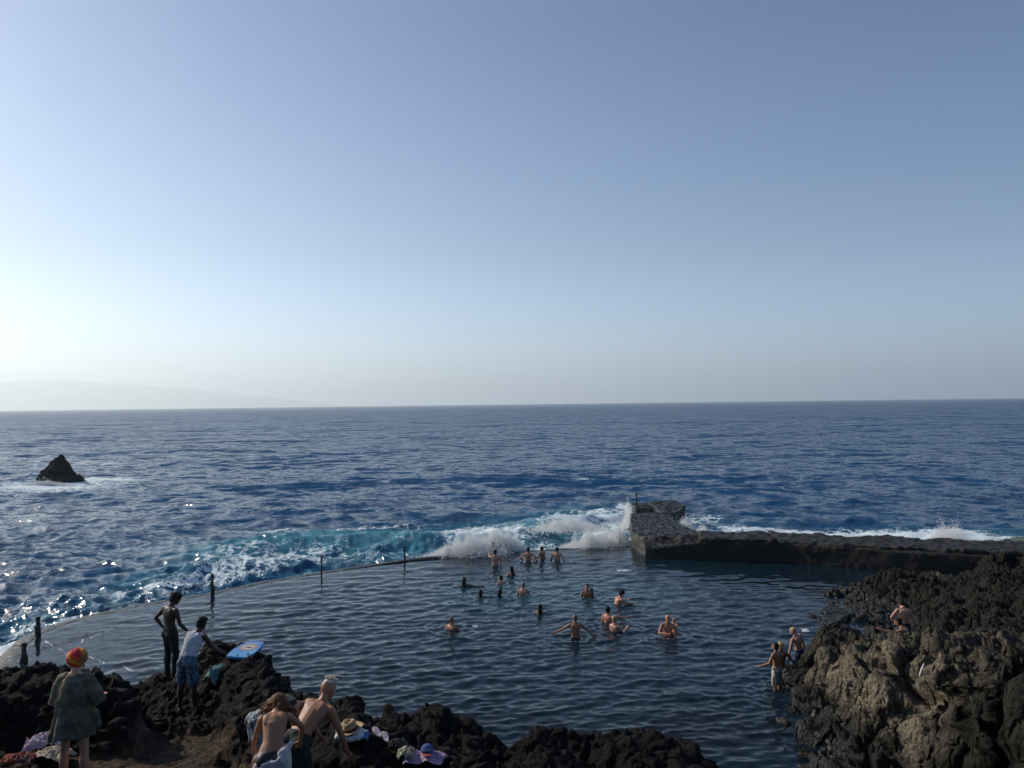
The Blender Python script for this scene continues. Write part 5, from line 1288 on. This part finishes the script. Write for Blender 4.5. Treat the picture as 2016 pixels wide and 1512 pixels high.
cloth_heap('scarf', 'cream patterned scarf crumpled beside the blue cap', 'scarf', h_+V3(0, -.05, .10), (.10, .10), clothmat('cream_scarf', [(.50, .46, .30), (.62, .58, .44), (.35, .20, .15)], 22), 9, .12)
h_ = hit(84, 1480) or G(84, 1480, 2.8)
cloth_heap('towel', 'pink and blue striped towel heaped beside the woman in the robe', 'towel', h_+V3(0, .05, .05), (.24, .20), stripemat('pink_blue_towel', [(.42, .20, .26), (.16, .26, .36), (.55, .52, .52)], 13, 'DIAGONAL'), 11, .13, R(20))
h_ = hit(112, 1500) or G(112, 1500, 2.8)
cloth_heap('shawl', 'beige and brown striped shawl lying against the robed woman\'s leg', 'shawl', h_+V3(.03, -.12, .06), (.26, .16), BE, 12, .14, R(-15))
h_ = hit(45, 1506) or G(45, 1506, 2.8)
cloth_heap('garment', 'rust red garment at the very bottom left corner', 'clothes', h_+V3(0, -.06, .05), (.22, .12), clothmat('rust_cloth', [(.30, .07, .04), (.22, .05, .04), (.04, .03, .03)], 6), 13, .10)
h_ = hit(690+95, 1484)
if h_: cloth_heap('bag', 'dark bag with a pale strap lying among the rocks above the lilac towel', 'bag', h_+V3(0, 0, .04), (.13, .09), clothmat('bag_cloth', [(.02, .02, .022), (.04, .038, .035)], 8), 14, .12)
# white stick in the brown rocks
h_ = hit(1811, 1325)
if h_:
    bm = bmesh.new(); tube_bm(bm, [(-.05, 0, -.16), (-.03, -.02, -.04), (.0, -.02, .06), (.06, 0, .17)], [.016, .02, .018, .012], 8)
    o = bm_obj('driftwood', bm, mat_simple('bleached_wood', (.70, .70, .68), .7)); o.location = h_+V3(0, -.06, .05); tag(o, 'short white piece of driftwood standing in a crack of the brown rocks', 'driftwood')
# ------------------------------------------------------------------ far island and sea haze
def build_far():
    rid = [(-700, 800), (-420, 776), (-250, 752), (-120, 757), (-40, 751), (20, 752), (60, 748), (110, 747), (160, 750), (215, 755), (260, 757), (310, 762), (360, 764), (430, 772), (500, 778), (560, 786), (620, 793), (680, 799)]
    n = 260; us = np.linspace(-700, 700, n)
    top = np.interp(us, [a for a, b in rid], [b for a, b in rid])
    rows = 26; v = []
    for j in range(rows):
        f = j/(rows-1)
        for i in range(n):
            D = 21000+3000*f
            px = us[i]; zt = max(0, P(px, float(top[i]), 24000).z)
            z = -5+(zt+5)*f**.8
            v.append((U(px)*D, D, z))
    v = np.array(v)
    nn = fbm(np.stack([v[:, 0]*.0012, v[:, 1]*.0012, v[:, 2]*.002], 1), 5, 3)
    fr = np.repeat(np.arange(rows)/(rows-1), n)
    v[:, 1] += nn*900*np.sin(fr*math.pi); v[:, 2] += nn*30*np.sin(fr*math.pi)*fr+perlin(np.stack([v[:, 0]*.003, 0*v[:, 0], 0*v[:, 0]], 1), 8)*14*fr
    me = np_mesh('hills', v, grid_quads(rows, n))
    tag(link_mesh('hills', me, mat_simple('far_hill', (.22, .21, .18), .95, .3, .001)), kind='structure')
build_far()
def build_haze():
    bm = bmesh.new(); bmesh.ops.create_cube(bm, size=1)
    me = bpy.data.meshes.new('haze'); bm.to_mesh(me); bm.free()
    o = bpy.data.objects.new('haze', me); COL.objects.link(o)
    o.scale = (130000, 70000, 1080); o.location = (0, 70000/2-400, 540-5.0)
    t = NT('sea_haze'); pv = t.n('ShaderNodeVolumePrincipled')
    pv.inputs['Color'].default_value = (.93, 1, 1, 1); pv.inputs['Density'].default_value = HAZE; pv.inputs['Anisotropy'].default_value = .45
    t.t.links.new(pv.outputs[0], t.out.inputs['Volume'])
    me.materials.append(t.m)
    tag(o, kind='stuff')
HAZE = 1.1e-4
build_haze()
